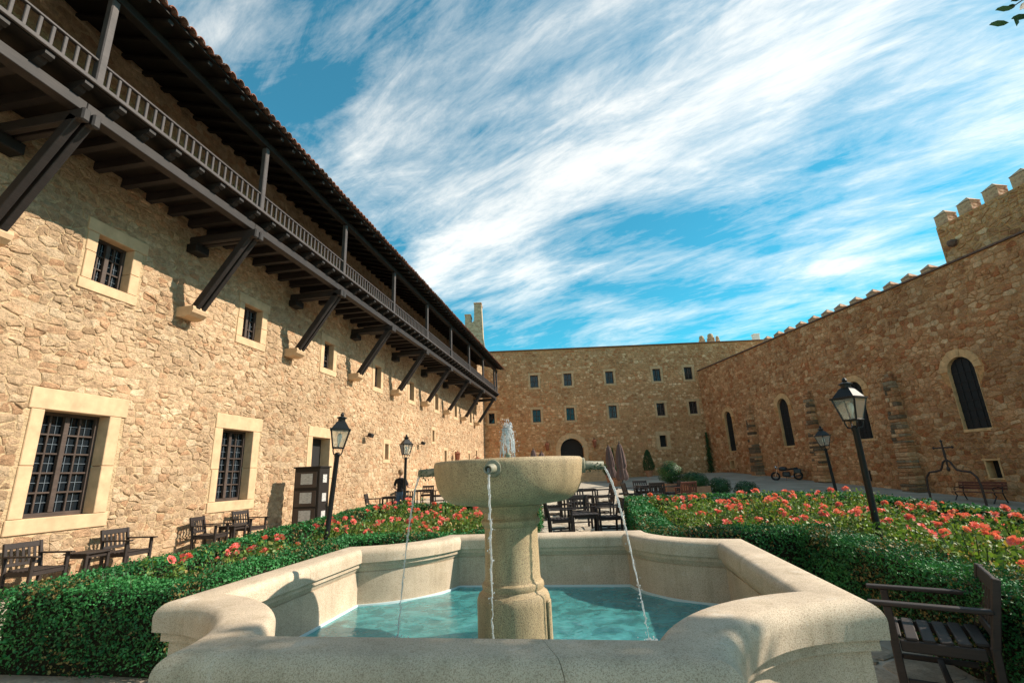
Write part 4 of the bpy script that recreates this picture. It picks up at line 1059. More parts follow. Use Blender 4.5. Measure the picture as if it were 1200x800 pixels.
def rose_proto(seed, ht):
    r = random.Random(seed); rn = np.random.default_rng(seed); t = empty('rose_bush', (0, 0, 0))
    tips = []; sm = MB()
    for k in range(9):
        a = r.uniform(0, 6.28); d = r.uniform(.08, .34); h_ = ht * r.uniform(.7, 1.05); p1 = (math.cos(a) * d * .5, math.sin(a) * d * .5, h_ * .6); p2 = (math.cos(a) * d, math.sin(a) * d, h_)
        sm.tube([(math.cos(a) * .03, math.sin(a) * .03, 0), p1, p2], [.009, .007, .004], 4); tips.append(p2)
    sm.build('stems', M['stem'], t)
    n = 520; c = np.array([tips[i] for i in rn.integers(0, len(tips), n)]); pts = c * np.c_[np.ones((n, 2)), rn.uniform(.35, 1.0, n)] + rn.normal(0, .075, (n, 3)); pts[:, 2] = np.clip(pts[:, 2], .08, ht * 1.05)
    obj('foliage', leaf_mesh('foliage', pts, np.tile((0, 0, 1), (n, 1)), .060, M['leaf_rose'], seed, 1.0), t)
    for tp in tips:
        if r.random() < (.18 if seed < 63 else .40):
            for q in range(r.choice((1, 1, 2, 3))):
                o = obj('bloom', r.choice(blooms), t, (tp[0] + r.gauss(0, .05), tp[1] + r.gauss(0, .05), tp[2] + r.uniform(-.01, .07)), (r.gauss(0, .5), r.gauss(0, .5), r.uniform(0, 6))); k = r.uniform(.55, 1.1); o.scale = (k, k, k)
    return t
protos = [rose_proto(60 + k, (.74, .84, .80, .92, .78, .88)[k]) for k in range(6)]
used = set()
LAMPS = [((-3.68, 9.63), 'at the foot of the leaning lamp post by the notice cabinet'), ((5.47, 7.96), 'at the foot of the large lamp post')]
def seg_d(p, a, b_):
    p, a, b_ = Vector(p), Vector(a), Vector(b_); d = b_ - a; t = min(max((p - a).dot(d) / d.length_squared, 0), 1); return (p - a - d * t).length
def rose_label(p, q, lab):
    w = toF(*p)
    for (lx, ly), txt in LAMPS:
        if math.hypot(w[0] - lx, w[1] - ly) < .75: return 'salmon pink rose bush ' + txt
    n = len(q); k = min(range(n), key=lambda i: seg_d(p, q[i], q[(i + 1) % n]))
    side = (q[k][0] + q[(k + 1) % n][0]) / 2, (q[k][1] + q[(k + 1) % n][1]) / 2
    if seg_d(p, q[k], q[(k + 1) % n]) > 1.0: return lab.replace('in the bed', 'in the middle of the bed')
    if math.hypot(side[0], side[1]) < 4.9 and abs(p[0]) < 6.5: return lab.replace('salmon pink ', '').replace('in the bed', 'by the hedge facing the fountain, bed')
    return lab.replace('in the bed', 'beside the outer hedge of the bed')
def plant_roses(poly, lab, grp, spacing, seed, dens=1.0):
    r = random.Random(seed); q = offset_poly(poly, HW_ + .22); xs = [p[0] for p in q]; ys = [p[1] for p in q]; y = min(ys)
    while y < max(ys):
        x = min(xs) + r.random() * spacing
        while x < max(xs):
            p = (x + r.uniform(-.12, .12), y + r.uniform(-.12, .12))
            if inside(p, q) and r.random() < dens:
                k = r.choice((0, 1, 2, 3, 4, 5) if dens == 1 else (0, 1, 2, 0, 1, 2, 3, 4)); w = toF(*p)
                o = protos[k] if k not in used else copy_tree(protos[k]); used.add(k)
                o.location = (w[0], w[1], gz(w[0], w[1]) + .02); o.rotation_euler = (0, 0, r.uniform(0, 6.28)); s = r.uniform(.86, 1.1); o.scale = (s, s, s)
                tag(o, rose_label(p, q, lab), 'rose bush', grp)
            x += spacing
        y += spacing
plant_roses(bedR, 'salmon pink rose bush in the bed along the chapel wall', 'roses in the bed along the chapel wall', .62, 5)
plant_roses(bedL, 'salmon pink rose bush in the bed along the lodging wing', 'roses in the bed along the lodging wing', .62, 6, .92)

# ------------------------------------------------------------------ flagstones
def mG(x, o, y): return (x, y, gz(x, y) + o)
fr = random.Random(77); todo = []
for poly in cells(-9.5, 9.5, .8, 26, .62, .50, .035, .2, 5):
    cx = sum(p[0] for p in poly) / len(poly); cy = sum(p[1] for p in poly) / len(poly)
    d = Vector((cx, cy, 0)) - FC; l = (d.dot(e1), d.dot(e2))
    if inside(l, bedL) or inside(l, bedR): continue
    if max(abs(l[0]), abs(l[1])) < HW + .1 and (abs(l[0]) < ST or abs(l[1]) < ST or math.hypot(abs(l[0]) - HW, abs(l[1]) - HW) > AR): continue
    if cx < (-10.7 / math.cos(aL) + math.tan(aL) * cy) + .3 or parea(poly) < .01: continue
    pp = [proj((x, y, gz(x, y))) for x, y in poly]; px = 0
    if all(pp):
        mx = sum(q[0] for q in pp) / len(pp); my = sum(q[1] for q in pp) / len(pp)
        if -30 < mx < 1230 and my < 840: px = parea(pp)
    todo.append((px, poly))
todo.sort(key=lambda t: -t[0]); rest = MB()
for i, (px, poly) in enumerate(todo):
    vs, fs = stone_geo(poly, mG, fr, .010, .022, True, -.02, .0015); t = (min(max(fr.gauss(.5, .22), 0), 1), fr.random(), fr.random())
    if i < 300 and px > 40: MB().add(vs, fs, t).build('flagstone', M['flag'], ground, tint=True)
    else: rest.add(vs, fs, t)
tag(rest.build('flagstones', M['flag'], ground, tint=True), kind='stuff')
# grey paved lane along the chapel wall
lane = MB(); NN = 40
for k in range(NN + 1):
    u = 3 + (45.4 - 3) * k / NN
    for j in range(9):
        o = 0.05 + 12.5 * j / 8
        p = toR((-o, u, 0)); lane.v.append((p.x, p.y, gz(p.x, p.y) + .012)); lane.t.append((.5,) * 3)
for k in range(NN):
    for j in range(8): lane.f.append((k * 9 + j, k * 9 + j + 1, (k + 1) * 9 + j + 1, (k + 1) * 9 + j))
tag(lane.build('lane', M['paving'], None, True), kind='structure')

# ------------------------------------------------------------------ lamp posts
def lamp_proto():
    t = empty('lamp_post', (0, 0, 0))
    o = MB().lathe([(.15, 0), (.15, .06), (.11, .10), (.10, .30), (.085, .36), (.06, .42), (.052, .48), (.046, 2.18), (.055, 2.20), (.055, 2.24), (.035, 2.27)], 14).build('pole', M['iron'], t); sharp_smooth(o.data, 30)
    for k in range(4):
        a = math.pi / 4 + k * math.pi / 2; c, s = math.cos(a), math.sin(a)
        MB().tube([(.03 * c, .03 * s, 2.22), (.10 * c, .10 * s, 2.24), (.13 * c, .13 * s, 2.31), (.125 * c, .125 * s, 2.36)], .011, 6).build('cradle_arm', M['iron'], t)
    lb, ltp, zb, zt = .10, .172, 2.36, 2.70
    MB().box((0, 0, zb), (lb * 2 + .03, lb * 2 + .03, .025), None, .005).build('lantern_base', M['iron'], t)
    for k in range(4):
        a = math.pi / 4 + k * math.pi / 2; s2 = math.sqrt(2)
        MB().bar((lb * s2 * math.cos(a), lb * s2 * math.sin(a), zb), (ltp * s2 * math.cos(a), ltp * s2 * math.sin(a), zt), .022, .022).build('lantern_bar', M['iron'], t)
        b0 = a + math.pi / 2
        q = [Vector((lb * s2 * math.cos(a), lb * s2 * math.sin(a), zb + .012)), Vector((lb * s2 * math.cos(b0), lb * s2 * math.sin(b0), zb + .012)), Vector((ltp * s2 * math.cos(b0), ltp * s2 * math.sin(b0), zt - .01)), Vector((ltp * s2 * math.cos(a), ltp * s2 * math.sin(a), zt - .01))]
        nrm = (q[1] - q[0]).cross(q[3] - q[0]).normalized() * .004
        MB().add([p * 1 - nrm for p in q] + [p + nrm for p in q], [(0, 1, 2, 3), (7, 6, 5, 4), (0, 4, 5, 1), (1, 5, 6, 2), (2, 6, 7, 3), (3, 7, 4, 0)]).build('lantern_pane', M['lamp_glass'], t)
    MB().lathe([(ltp * 1.41 + .035, zt), (ltp * 1.41 + .035, zt + .025), (ltp * 1.36, zt + .03), (ltp * .70, zt + .16), (ltp * .62, zt + .17), (.055, zt + .20)], 4).build('lantern_roof', M['iron'], t)
    MB().lathe([(.07, zt + .18), (.075, zt + .235), (.10, zt + .24), (.10, zt + .255), (.05, zt + .275), (.03, zt + .285), (.04, zt + .31), (.03, zt + .335), (.008, zt + .36)], 10).build('finial', M['iron'], t)
    MB().lathe([(.02, zb + .01), (.022, zb + .10), (.035, zb + .13), (.05, zb + .20), (.04, zb + .26), (.01, zb + .29)], 12).build('bulb', M['bulb'], t, True)
    return t
lp = lamp_proto()
for k, (x, y, h0, rx, ry, rz, lab) in enumerate(((-3.68, 9.63, 0, 0, 4.3, 20, 'black lamp post leaning slightly in the roses beside the notice cabinet'), (-3.93, 17.3, 0, 0, 1.2, 35, 'black lamp post beside the person in the black shirt'),
        (5.47, 7.96, 0, 0, .3, 28, 'large black lamp post among the pink roses before the chapel wall'), (11.1, 17.76, 0, 0, -3, 15, 'black lamp post outside the hedge, leaning before a buttress'))):
    o = lp if k == 0 else copy_tree(lp)
    o.location = (x, y, gz(x, y)); o.rotation_euler = (R_(rx), R_(ry), R_(rz)); tag(o, lab, 'lamp post', 'four-sided lantern lamp posts')

# ------------------------------------------------------------------ chairs and tables
def chair_proto(mat):
    t = empty('armchair', (0, 0, 0)); W2, D2 = .29, .27
    B = lambda nm, c, d, rot=None: MB().box(c, d, rot, .006).build(nm, mat, t)
    for s in (-1, 1):
        B('front_leg', (s * W2, D2, .325), (.055, .055, .65))
        MB().bar((s * W2, -D2, 0), (s * W2, -D2 - .02, .44), .05, .06, (1, 0, 0), .006).build('rear_leg', mat, t)
        MB().bar((s * W2, -D2 - .02, .42), (s * W2, -D2 - .12, .885), .05, .055, (1, 0, 0), .006).build('back_post', mat, t)
        B('armrest', (s * (W2 + .005), .03, .665), (.075, .72, .028))
        B('side_apron', (s * W2, 0, .385), (.03, 2 * D2 - .06, .075)); B('side_stretcher', (s * W2, 0, .15), (.03, 2 * D2 - .06, .04))
    B('front_apron', (0, D2, .385), (2 * W2 - .06, .03, .075)); B('rear_apron', (0, -D2, .385), (2 * W2 - .06, .03, .075)); B('cross_stretcher', (0, 0, .15), (2 * W2 - .03, .04, .03))
    for k in range(6): B('seat_slat', (0, -.235 + .099 * k, .437 - .012 * math.sin(math.pi * k / 5)), (2 * W2 - (.06 if k in (0, 5) else .0), .075, .022), None)
    tilt = Matrix.Rotation(math.atan2(.11, .51), 3, 'X')
    B('top_rail', (0, -D2 - .11, .832), (2 * W2 - .05, .03, .10), tilt); B('lower_rail', (0, -D2 - .035, .52), (2 * W2 - .05, .028, .06), tilt)
    for k in range(5): B('back_slat', (-.19 + .095 * k, -D2 - .072, .665), (.05, .018, .28), tilt)
    return t
cp = chair_proto(M['chair_wood']); cused = [0]
def chair(x, y, face, lab, group=None, proto=cp, flag=cused, z=None):
    """face: direction the sitter looks, degrees from +X"""
    o = proto if flag[0] == 0 else copy_tree(proto); flag[0] += 1
    o.location = (x, y, (gz(x, y) if z is None else z) + .018); o.rotation_euler = (0, 0, R_(face - 90)); tag(o, lab, 'chair')
    if group: o['group'] = group
    elif 'group' in o: del o['group']
    return o
def table_proto(w, d, h, name='garden_table'):
    t = empty(name, (0, 0, 0)); n = max(4, int(w / .11))
    for k in range(n): MB().box((-w / 2 + (k + .5) * w / n, 0, h - .0125), (w / n - .008, d, .025), None, .005).build('top_slat', M['chair_wood'], t)
    for sx_ in (-1, 1):
        MB().box((sx_ * (w / 2 - .07), 0, h - .065), (.03, d - .12, .07)).build('apron', M['chair_wood'], t)
        for sy_ in (-1, 1): MB().box((sx_ * (w / 2 - .06), sy_ * (d / 2 - .06), (h - .026) / 2), (.055, .055, h - .026), None, .006).build('leg', M['chair_wood'], t)
    for sy_ in (-1, 1): MB().box((0, sy_ * (d / 2 - .06), h - .065), (w - .20, .03, .07)).build('apron', M['chair_wood'], t)
    return t
def table(p, first, x, y, rz, lab, z=None, group=None):
    o = p if first[0] == 0 else copy_tree(p); first[0] += 1
    o.location = (x, y, (gz(x, y) if z is None else z) + .018); o.rotation_euler = (0, 0, R_(rz)); tag(o, lab, 'table')
    if group: o['group'] = group
side_t, s_f = table_proto(.55, .55, .56), [0]; din_t, d_f = table_proto(.95, .80, .73), [0]; low_t, l_f = table_proto(.75, .6, .52), [0]
FL = -math.degrees(aL)          # facing the court from the lodging wing
def wallp(u, o): p = toL((o, u, 0)); return p.x, p.y
chair(*wallp(7.86, .62), FL, 'dark wooden armchair under the first ground-floor window of the lodging wing, side table after it')
table(side_t, s_f, *wallp(8.78, .62), FL, 'small dark side table between two armchairs under the wide window')
chair(*wallp(9.62, .62), FL, 'dark wooden armchair on the plain wall side of the small side table')
chair(*wallp(11.95, .62), FL + 12, 'dark wooden armchair before the second ground-floor window, first of a pair')
table(side_t, s_f, *wallp(12.75, .62), FL, 'small dark side table under the second ground-floor window')
chair(*wallp(13.45, .62), FL - 4, 'dark wooden armchair under the second ground-floor window, nearer the notice cabinet')
chair(3.15, 4.20, 146, 'slatted dark armchair beside the fountain basin, its back to the clipped hedge')
# court tables on the far path
chair(1.06, 13.5, 2, 'dark armchair at the low table by the hedge corner, back to the lodging wing')
table(low_t, l_f, 1.70, 13.55, 0, 'low dark table between two facing armchairs on the central path')
chair(2.34, 13.6, 182, 'dark armchair at the low table by the hedge corner, back to the chapel wall')
chair(1.75, 14.9, -88, 'dark armchair facing the fountain across the low table')
table(din_t, d_f, 2.0, 17.3, 4, 'dark dining table on the central path in front of the steps')
chair(1.15, 17.4, 0, 'dark armchair at the dining table by the steps, facing the chapel wall')
chair(2.85, 17.3, 180, 'dark armchair at the dining table by the steps, facing the lodging wing')
chair(2.05, 18.3, -92, 'dark armchair at the dining table by the steps, facing the fountain')
table(din_t, d_f, 2.7, 21.0, 0, 'dark dining table farthest along the central path')
chair(1.9, 21.0, 0, 'dark armchair at the farthest central table'); chair(3.5, 21.1, 180, 'dark armchair between the farthest central table and the closed parasols')
table(din_t, d_f, 5.55, 21.6, 2, 'dark dining table between closed parasols and the planter boxes')
chair(4.80, 21.4, 5, 'dark armchair beside the closed parasols, facing the planter boxes'); chair(5.55, 20.7, 92, 'dark armchair seen from behind at the table by the planter boxes')
chair(6.35, 21.2, 172, 'dark armchair at the planter boxes, facing the closed parasols'); chair(5.5, 22.5, -90, 'dark armchair facing the fountain at the table by the planter boxes')
rp = chair_proto(M['chair_red']); ru = [0]
chair(6.65, 20.2, 95, 'reddish brown wooden armchair in front of the planter boxes', None, rp, ru)
# by the lodging wing
chair(-6.15, 21.6, 5, 'dark armchair behind the person, back to the lodging wing', None); table(din_t, d_f, -5.35, 21.8, 0, 'dark dining table behind the person in the black shirt')
chair(-5.35, 22.8, -88, 'dark armchair facing the fountain at the table behind the person')
chair(-5.9, 26.5, 0, 'dark armchair farther along the lodging wing, facing the court'); table(din_t, d_f, -5.0, 26.6, 0, 'dark dining table farthest along the lodging wing'); chair(-4.15, 26.5, 180, 'dark armchair farther along the lodging wing, facing the wall'); chair(-5.0, 27.6, -90, 'dark armchair facing the fountain at the table farthest along the lodging wing')
chair(-1.95, 16.4, 92, 'dark armchair with its back to the far hedge, under the bowl, first of two'); chair(-1.15, 16.5, 88, 'dark armchair with its back to the far hedge, under the bowl, nearer the central path')

# ------------------------------------------------------------------ park bench, iron cross arch, motorcycle at the chapel wall
bx_, by_ = toR((-1.1, 20.2, 0)).xy
bt = empty('park_bench', (bx_, by_, gz(bx_, by_)), math.pi / 2 - aR + 0, 'brown slatted bench with scrolled iron legs before the chapel wall', 'bench')
for k in range(4): MB().box((0, .10 + .11 * k, .44), (2.1, .09, .03), None, .006).build('seat_slat', M['chair_red'], bt)
for k in range(3): MB().box((0, -.02 - .02 * k, .60 + .12 * k), (2.1, .03, .10), None, .006).build('back_slat', M['chair_red'], bt)
for s in (-.85, .85):
    mb = MB(); mb.tube([(s, -.10, 0), (s, -.02, .2), (s, .04, .42), (s, -.05, .7), (s, -.08, .88)], .025, 6); mb.build('back_leg', M['iron'], bt)
    MB().tube([(s, .62, 0), (s, .52, .12), (s, .40, .28), (s, .48, .40), (s, .44, .43)], .025, 6).build('front_leg', M['iron'], bt)
    MB().tube([(s, -.02, .62), (s, .2, .66), (s, .42, .64), (s, .50, .58), (s, .46, .52), (s, .42, .55)], .02, 6).build('armrest', M['iron'], bt)
cx_, cy_ = toR((-2.6, 20.15, 0)).xy; cg = gz(cx_, cy_)
ct = empty('iron_cross_arch', (cx_, cy_, cg), math.pi / 2 - aR, 'wrought iron well arch topped by a cross before the chapel wall', 'well arch')
hw = 1.22
left = [(hw, 0, 0), (hw, 0, .75), (hw * .95, 0, 1.15), (hw * .78, 0, 1.38), (hw * .5, 0, 1.42), (hw * .30, 0, 1.48), (hw * .22, 0, 1.62), (hw * .14, 0, 1.82), (0, 0, 1.93)]
MB().tube(left, .045, 8).build('arch_arm', M['iron_rust'], ct); MB().tube([(-x, y, z) for x, y, z in left], .045, 8).build('arch_arm', M['iron_rust'], ct)
MB().tube([(0, 0, 1.55), (0, 0, 2.2), (0, 0, 2.72)], [.03, .05, .03], 8).build('cross_shaft', M['iron_rust'], ct); MB().tube([(-.42, 0, 2.47), (0, 0, 2.47), (.42, 0, 2.47)], .034, 8).build('cross_bar', M['iron_rust'], ct)
for p in ((-.44, 0, 2.47), (.44, 0, 2.47), (0, 0, 2.76)): MB().lathe([(.01, -.07), (.07, 0), (.01, .07)], 8, p).build('cross_knob', M['iron_rust'], ct)
MB().lathe([(.05, 1.42), (.08, 1.52), (.05, 1.62)], 8).build('pulley_hook', M['iron_rust'], ct)
mx_, my_ = toR((-1.15, 33.3, 0)).xy
mt = empty('motorcycle', (mx_, my_, gz(mx_, my_) + .012), R_(149), 'dark motorcycle parked against the chapel wall between two buttresses', 'motorcycle')   # local +x points along -u (towards viewer)
def torus(c, R, r, n=20, m_=8):
    vs = []; fs = []
    for i in range(n):
        a = 2 * math.pi * i / n
        for j in range(m_):
            b_ = 2 * math.pi * j / m_; vs.append((c[0] + (R + r * math.cos(b_)) * math.cos(a), c[1] + r * math.sin(b_), c[2] + (R + r * math.cos(b_)) * math.sin(a)))
    for i in range(n):
        for j in range(m_): fs.append((i * m_ + j, i * m_ + (j + 1) % m_, ((i + 1) % n) * m_ + (j + 1) % m_, ((i + 1) % n) * m_ + j))
    return MB().add(vs, fs)
for x in (-.72, .72):
    wh = torus((x, 0, .31), .26, .055).build('wheel', M['rubber'], mt, True); torus((x, 0, .31), .20, .018).build('rim', M['metal_dark'], wh, True)
    for k in range(6): a = math.pi * k / 6; MB().tube([(x - .2 * math.cos(a), 0, .31 - .2 * math.sin(a)), (x + .2 * math.cos(a), 0, .31 + .2 * math.sin(a))], .006, 4).build('spoke', M['metal_dark'], wh)
MB().box((0, 0, .42), (.52, .30, .36), None, .07).build('engine', M['metal_dark'], mt); MB().lathe([(.02, -.30), (.14, -.24), (.17, 0), (.13, .22), (.03, .28)], 10).xf(Matrix.Translation((.18, 0, .80)) @ Matrix.Rotation(math.pi / 2, 4, 'Y')).build('fuel_tank', M['metal_dark'], mt, True)
MB().box((-.42, 0, .78), (.72, .26, .12), Matrix.Rotation(R_(8), 3, 'Y'), .05).build('saddle', M['rubber'], mt)
MB().tube([(.72, .07, .31), (.56, .07, .75), (.46, .07, 1.02)], .025, 6).build('fork', M['chrome'], mt); MB().tube([(.72, -.07, .31), (.56, -.07, .75), (.46, -.07, 1.02)], .025, 6).build('fork', M['chrome'], mt)
MB().tube([(.34, .38, 1.08), (.44, .2, 1.06), (.46, 0, 1.03), (.44, -.2, 1.06), (.34, -.38, 1.08)], .016, 6).build('handlebar', M['chrome'], mt)
MB().lathe([(.02, -.08), (.10, -.04), (.11, .05), (.09, .06)], 12).xf(Matrix.Translation((.60, 0, .92)) @ Matrix.Rotation(math.pi / 2, 4, 'Y')).build('headlight', M['chrome'], mt, True)
for s in (-1, 1): MB().tube([(.42, s * .24, 1.06), (.38, s * .30, 1.24)], .008, 5).build('mirror_stalk', M['metal_dark'], mt); MB().box((.37, s * .31, 1.27), (.02, .11, .07), None, .01).build('mirror', M['metal_dark'], mt)
for s in (-1, 1): MB().box((-.72, s * .27, .62), (.46, .16, .30), None, .04).build('pannier', M['metal_dark'], mt)
MB().tube([(.1, -.16, .25), (-.4, -.18, .24), (-.95, -.18, .34)], [.03, .04, .05], 8).build('exhaust', M['chrome'], mt)
MB().box((-.98, 0, .70), (.38, .14, .05), Matrix.Rotation(R_(-6), 3, 'Y'), .02).build('rear_mudguard', M['metal_dark'], mt); MB().tube([(0, .1, .3), (.05, .32, .01)], .012, 5).build('kickstand', M['metal_dark'], mt)

# ------------------------------------------------------------------ notice cabinet
nx_, ny_ = wallp(15.65, 1.15)
nc = empty('notice_cabinet', (nx_, ny_, gz(nx_, ny_)), -aL, 'tall dark brown cabinet with white printed notices beside the doorway', 'cabinet')
MB().box((0, 0, 1.02), (.92, .62, 2.04), None, .015).build('body', M['timber_dark'], nc); MB().box((0, 0, 2.06), (1.0, .70, .05), None, .01).build('top', M['timber_dark'], nc)
for k, z in enumerate((1.66, 1.06, .50)):
    MB().box((-.02, -.318, z), (.78, .02, .50), None, .008).build('door_panel', M['frame_wood'], nc)
    MB().box((0, -.332, z + .02), (.42, .006, .34)).build('notice', M['paper'], nc); MB().box((.466, 0, z + .02), (.006, .24, .26)).build('notice', M['paper'], nc)

# ------------------------------------------------------------------ closed parasols
def parasol(x, y, h_, lab, seed, lean=0):
    r = random.Random(seed); t = empty('closed_parasol', (x, y, gz(x, y)), 0, lab, 'parasol', 'closed parasols'); t.rotation_euler = (0, R_(lean), r.uniform(0, 6))
    MB().lathe([(.28, 0), (.28, .07), (.06, .10)], 16).build('base', M['iron'], t); MB().lathe([(.025, .08), (.025, h_)], 10).build('pole', M['chair_wood'], t)
    vs = []; n = 32; zs = [.75, .95, 1.25, 1.32, 1.5, 1.9, 2.3, h_ - .1, h_]; rs_ = [.27, .30, .22, .21, .25, .22, .17, .10, .02]
    for z, q in zip(zs, rs_):
        for k in range(n): a = 2 * math.pi * k / n; f = q * (1 + .26 * math.sin(a * 8 + z * .8) + r.uniform(-.05, .05)); vs.append((f * math.cos(a), f * math.sin(a), z + .04 * math.sin(a * 8) * (z < .8)))
    fs = [(i * n + k, i * n + (k + 1) % n, (i + 1) * n + (k + 1) % n, (i + 1) * n + k) for i in range(len(zs) - 1) for k in range(n)]
    MB().add(vs, fs).build('canopy', M['fabric'], t, True); MB().lathe([(.235, 1.27), (.24, 1.31), (.235, 1.35)], 16).build('tie_strap', M['fabric'], t)
    MB().lathe([(.03, h_ - .02), (.045, h_ + .03), (.01, h_ + .10)], 8).build('finial', M['chair_wood'], t)
parasol(5.72, 27.6, 2.72, 'dusky brown closed parasol, the fuller of two before the steps', 1); parasol(6.0, 32.0, 2.72, 'dusky brown closed parasol leaning behind the fuller one', 2, -2)
parasol(1.12, 34.0, 2.75, 'closed parasol by the rear wing behind the fountain bowl, slim one', 3); parasol(1.62, 33.2, 2.55, 'closed parasol by the rear wing behind the fountain bowl, shorter one', 4, 3)

# ------------------------------------------------------------------ potted plants
def shrub(name, x, y, rad, zc, lab, pot, n, seed, size=.06, conical=False, cat='shrub', pz=0):
    z = gz(x, y); t = empty(name, (x, y, z), 0, lab, cat)
    if pot == 'box':
        for s in (-1, 1): MB().box((s * .40, 0, .26), (.04, .84, .46), None, .008).build('planter_side', M['terracotta'], t); MB().box((0, s * .40, .26), (.76, .04, .46), None, .008).build('planter_side', M['terracotta'], t)
        MB().box((0, 0, .42), (.76, .76, .04)).build('planter_soil', M['soil'], t); top = .44
        MB().box((0, 0, .015), (.84, .84, .03)).build('planter_base', M['terracotta'], t)
    elif pot == 'pot':
        MB().lathe([(.24, 0), (.34, .50), (.38, .51), (.38, .60), (.32, .60), (.31, .54), (.02, .54)], 18).build('pot', M['terracotta'], t, False); top = .55
    else: top = 0
    MB().tube([(0, 0, top - .03), (.02, 0, top + .2), (0, .02, zc)], [.05, .04, .02], 6).build('stem', M['bark'], t)
    if conical:
        r = np.random.default_rng(seed); h_ = r.random(n); a = r.uniform(0, 6.28, n); q = rad[0] * ((1 - h_) ** .55) * (.62 + .38 * np.minimum(1, h_ * 5)) * (.7 + .35 * r.random(n)); pts = np.c_[q * np.cos(a), q * np.sin(a), top + h_ * rad[2]]; nr = np.c_[np.cos(a), np.sin(a), np.full(n, .4)]
    else: pts, nr = blob_pts(n, (0, 0, zc), rad, seed)
    pts[:, 2] = np.maximum(pts[:, 2], top * .9)
    obj('foliage', leaf_mesh('foliage', pts, nr, size, M['leaf_shrub'], seed, .9), t)
shrub('potted_conifer', 12.2, 46.6, (.62, .62, 1.9), 1.6, 'slender conical shrub in a terracotta pot against the rear wing', 'pot', 2600, 1, .10, True)
shrub('round_shrub', 8.25, 27.2, (.68, .68, .66), 1.0, 'large round green shrub in an orange-brown planter, tallest of the row', 'box', 3200, 2, .08)
shrub('round_shrub', 8.75, 25.6, (.50, .50, .46), .72, 'dark round shrub just below the tallest planter shrub', 'box', 2200, 3, .07)
shrub('round_shrub', 8.6, 24.2, (.50, .50, .44), .70, 'dark round shrub over the corner planter box behind the reddish chair', 'box', 2200, 4, .07)
shrub('round_shrub', 9.9, 25.0, (.60, .60, .50), .45, 'dark round shrub on the lane, third from the reddish chair', None, 2600, 5, .07)
shrub('round_shrub', 11.0, 24.6, (.60, .60, .46), .40, 'loose dark shrub at the end of the row, nearest the motorcycle', None, 1800, 6, .08)
shrub('slim_cypress', 9.0, 46.8, (.22, .22, 2.3), 1.4, 'slim dark cypress beside the stone steps', 'pot', 1600, 7, .09, True)
shrub('potted_plant', 7.6, 41.5, (.62, .62, .55), 1.05, 'bushy dark potted plant at the foot of the steps', 'pot', 2200, 8, .09)
shrub('potted_plant', 7.0, 35.5, (.50, .50, .55), .95, 'leafy potted plant behind the closed parasols', 'pot', 1800, 9, .09)

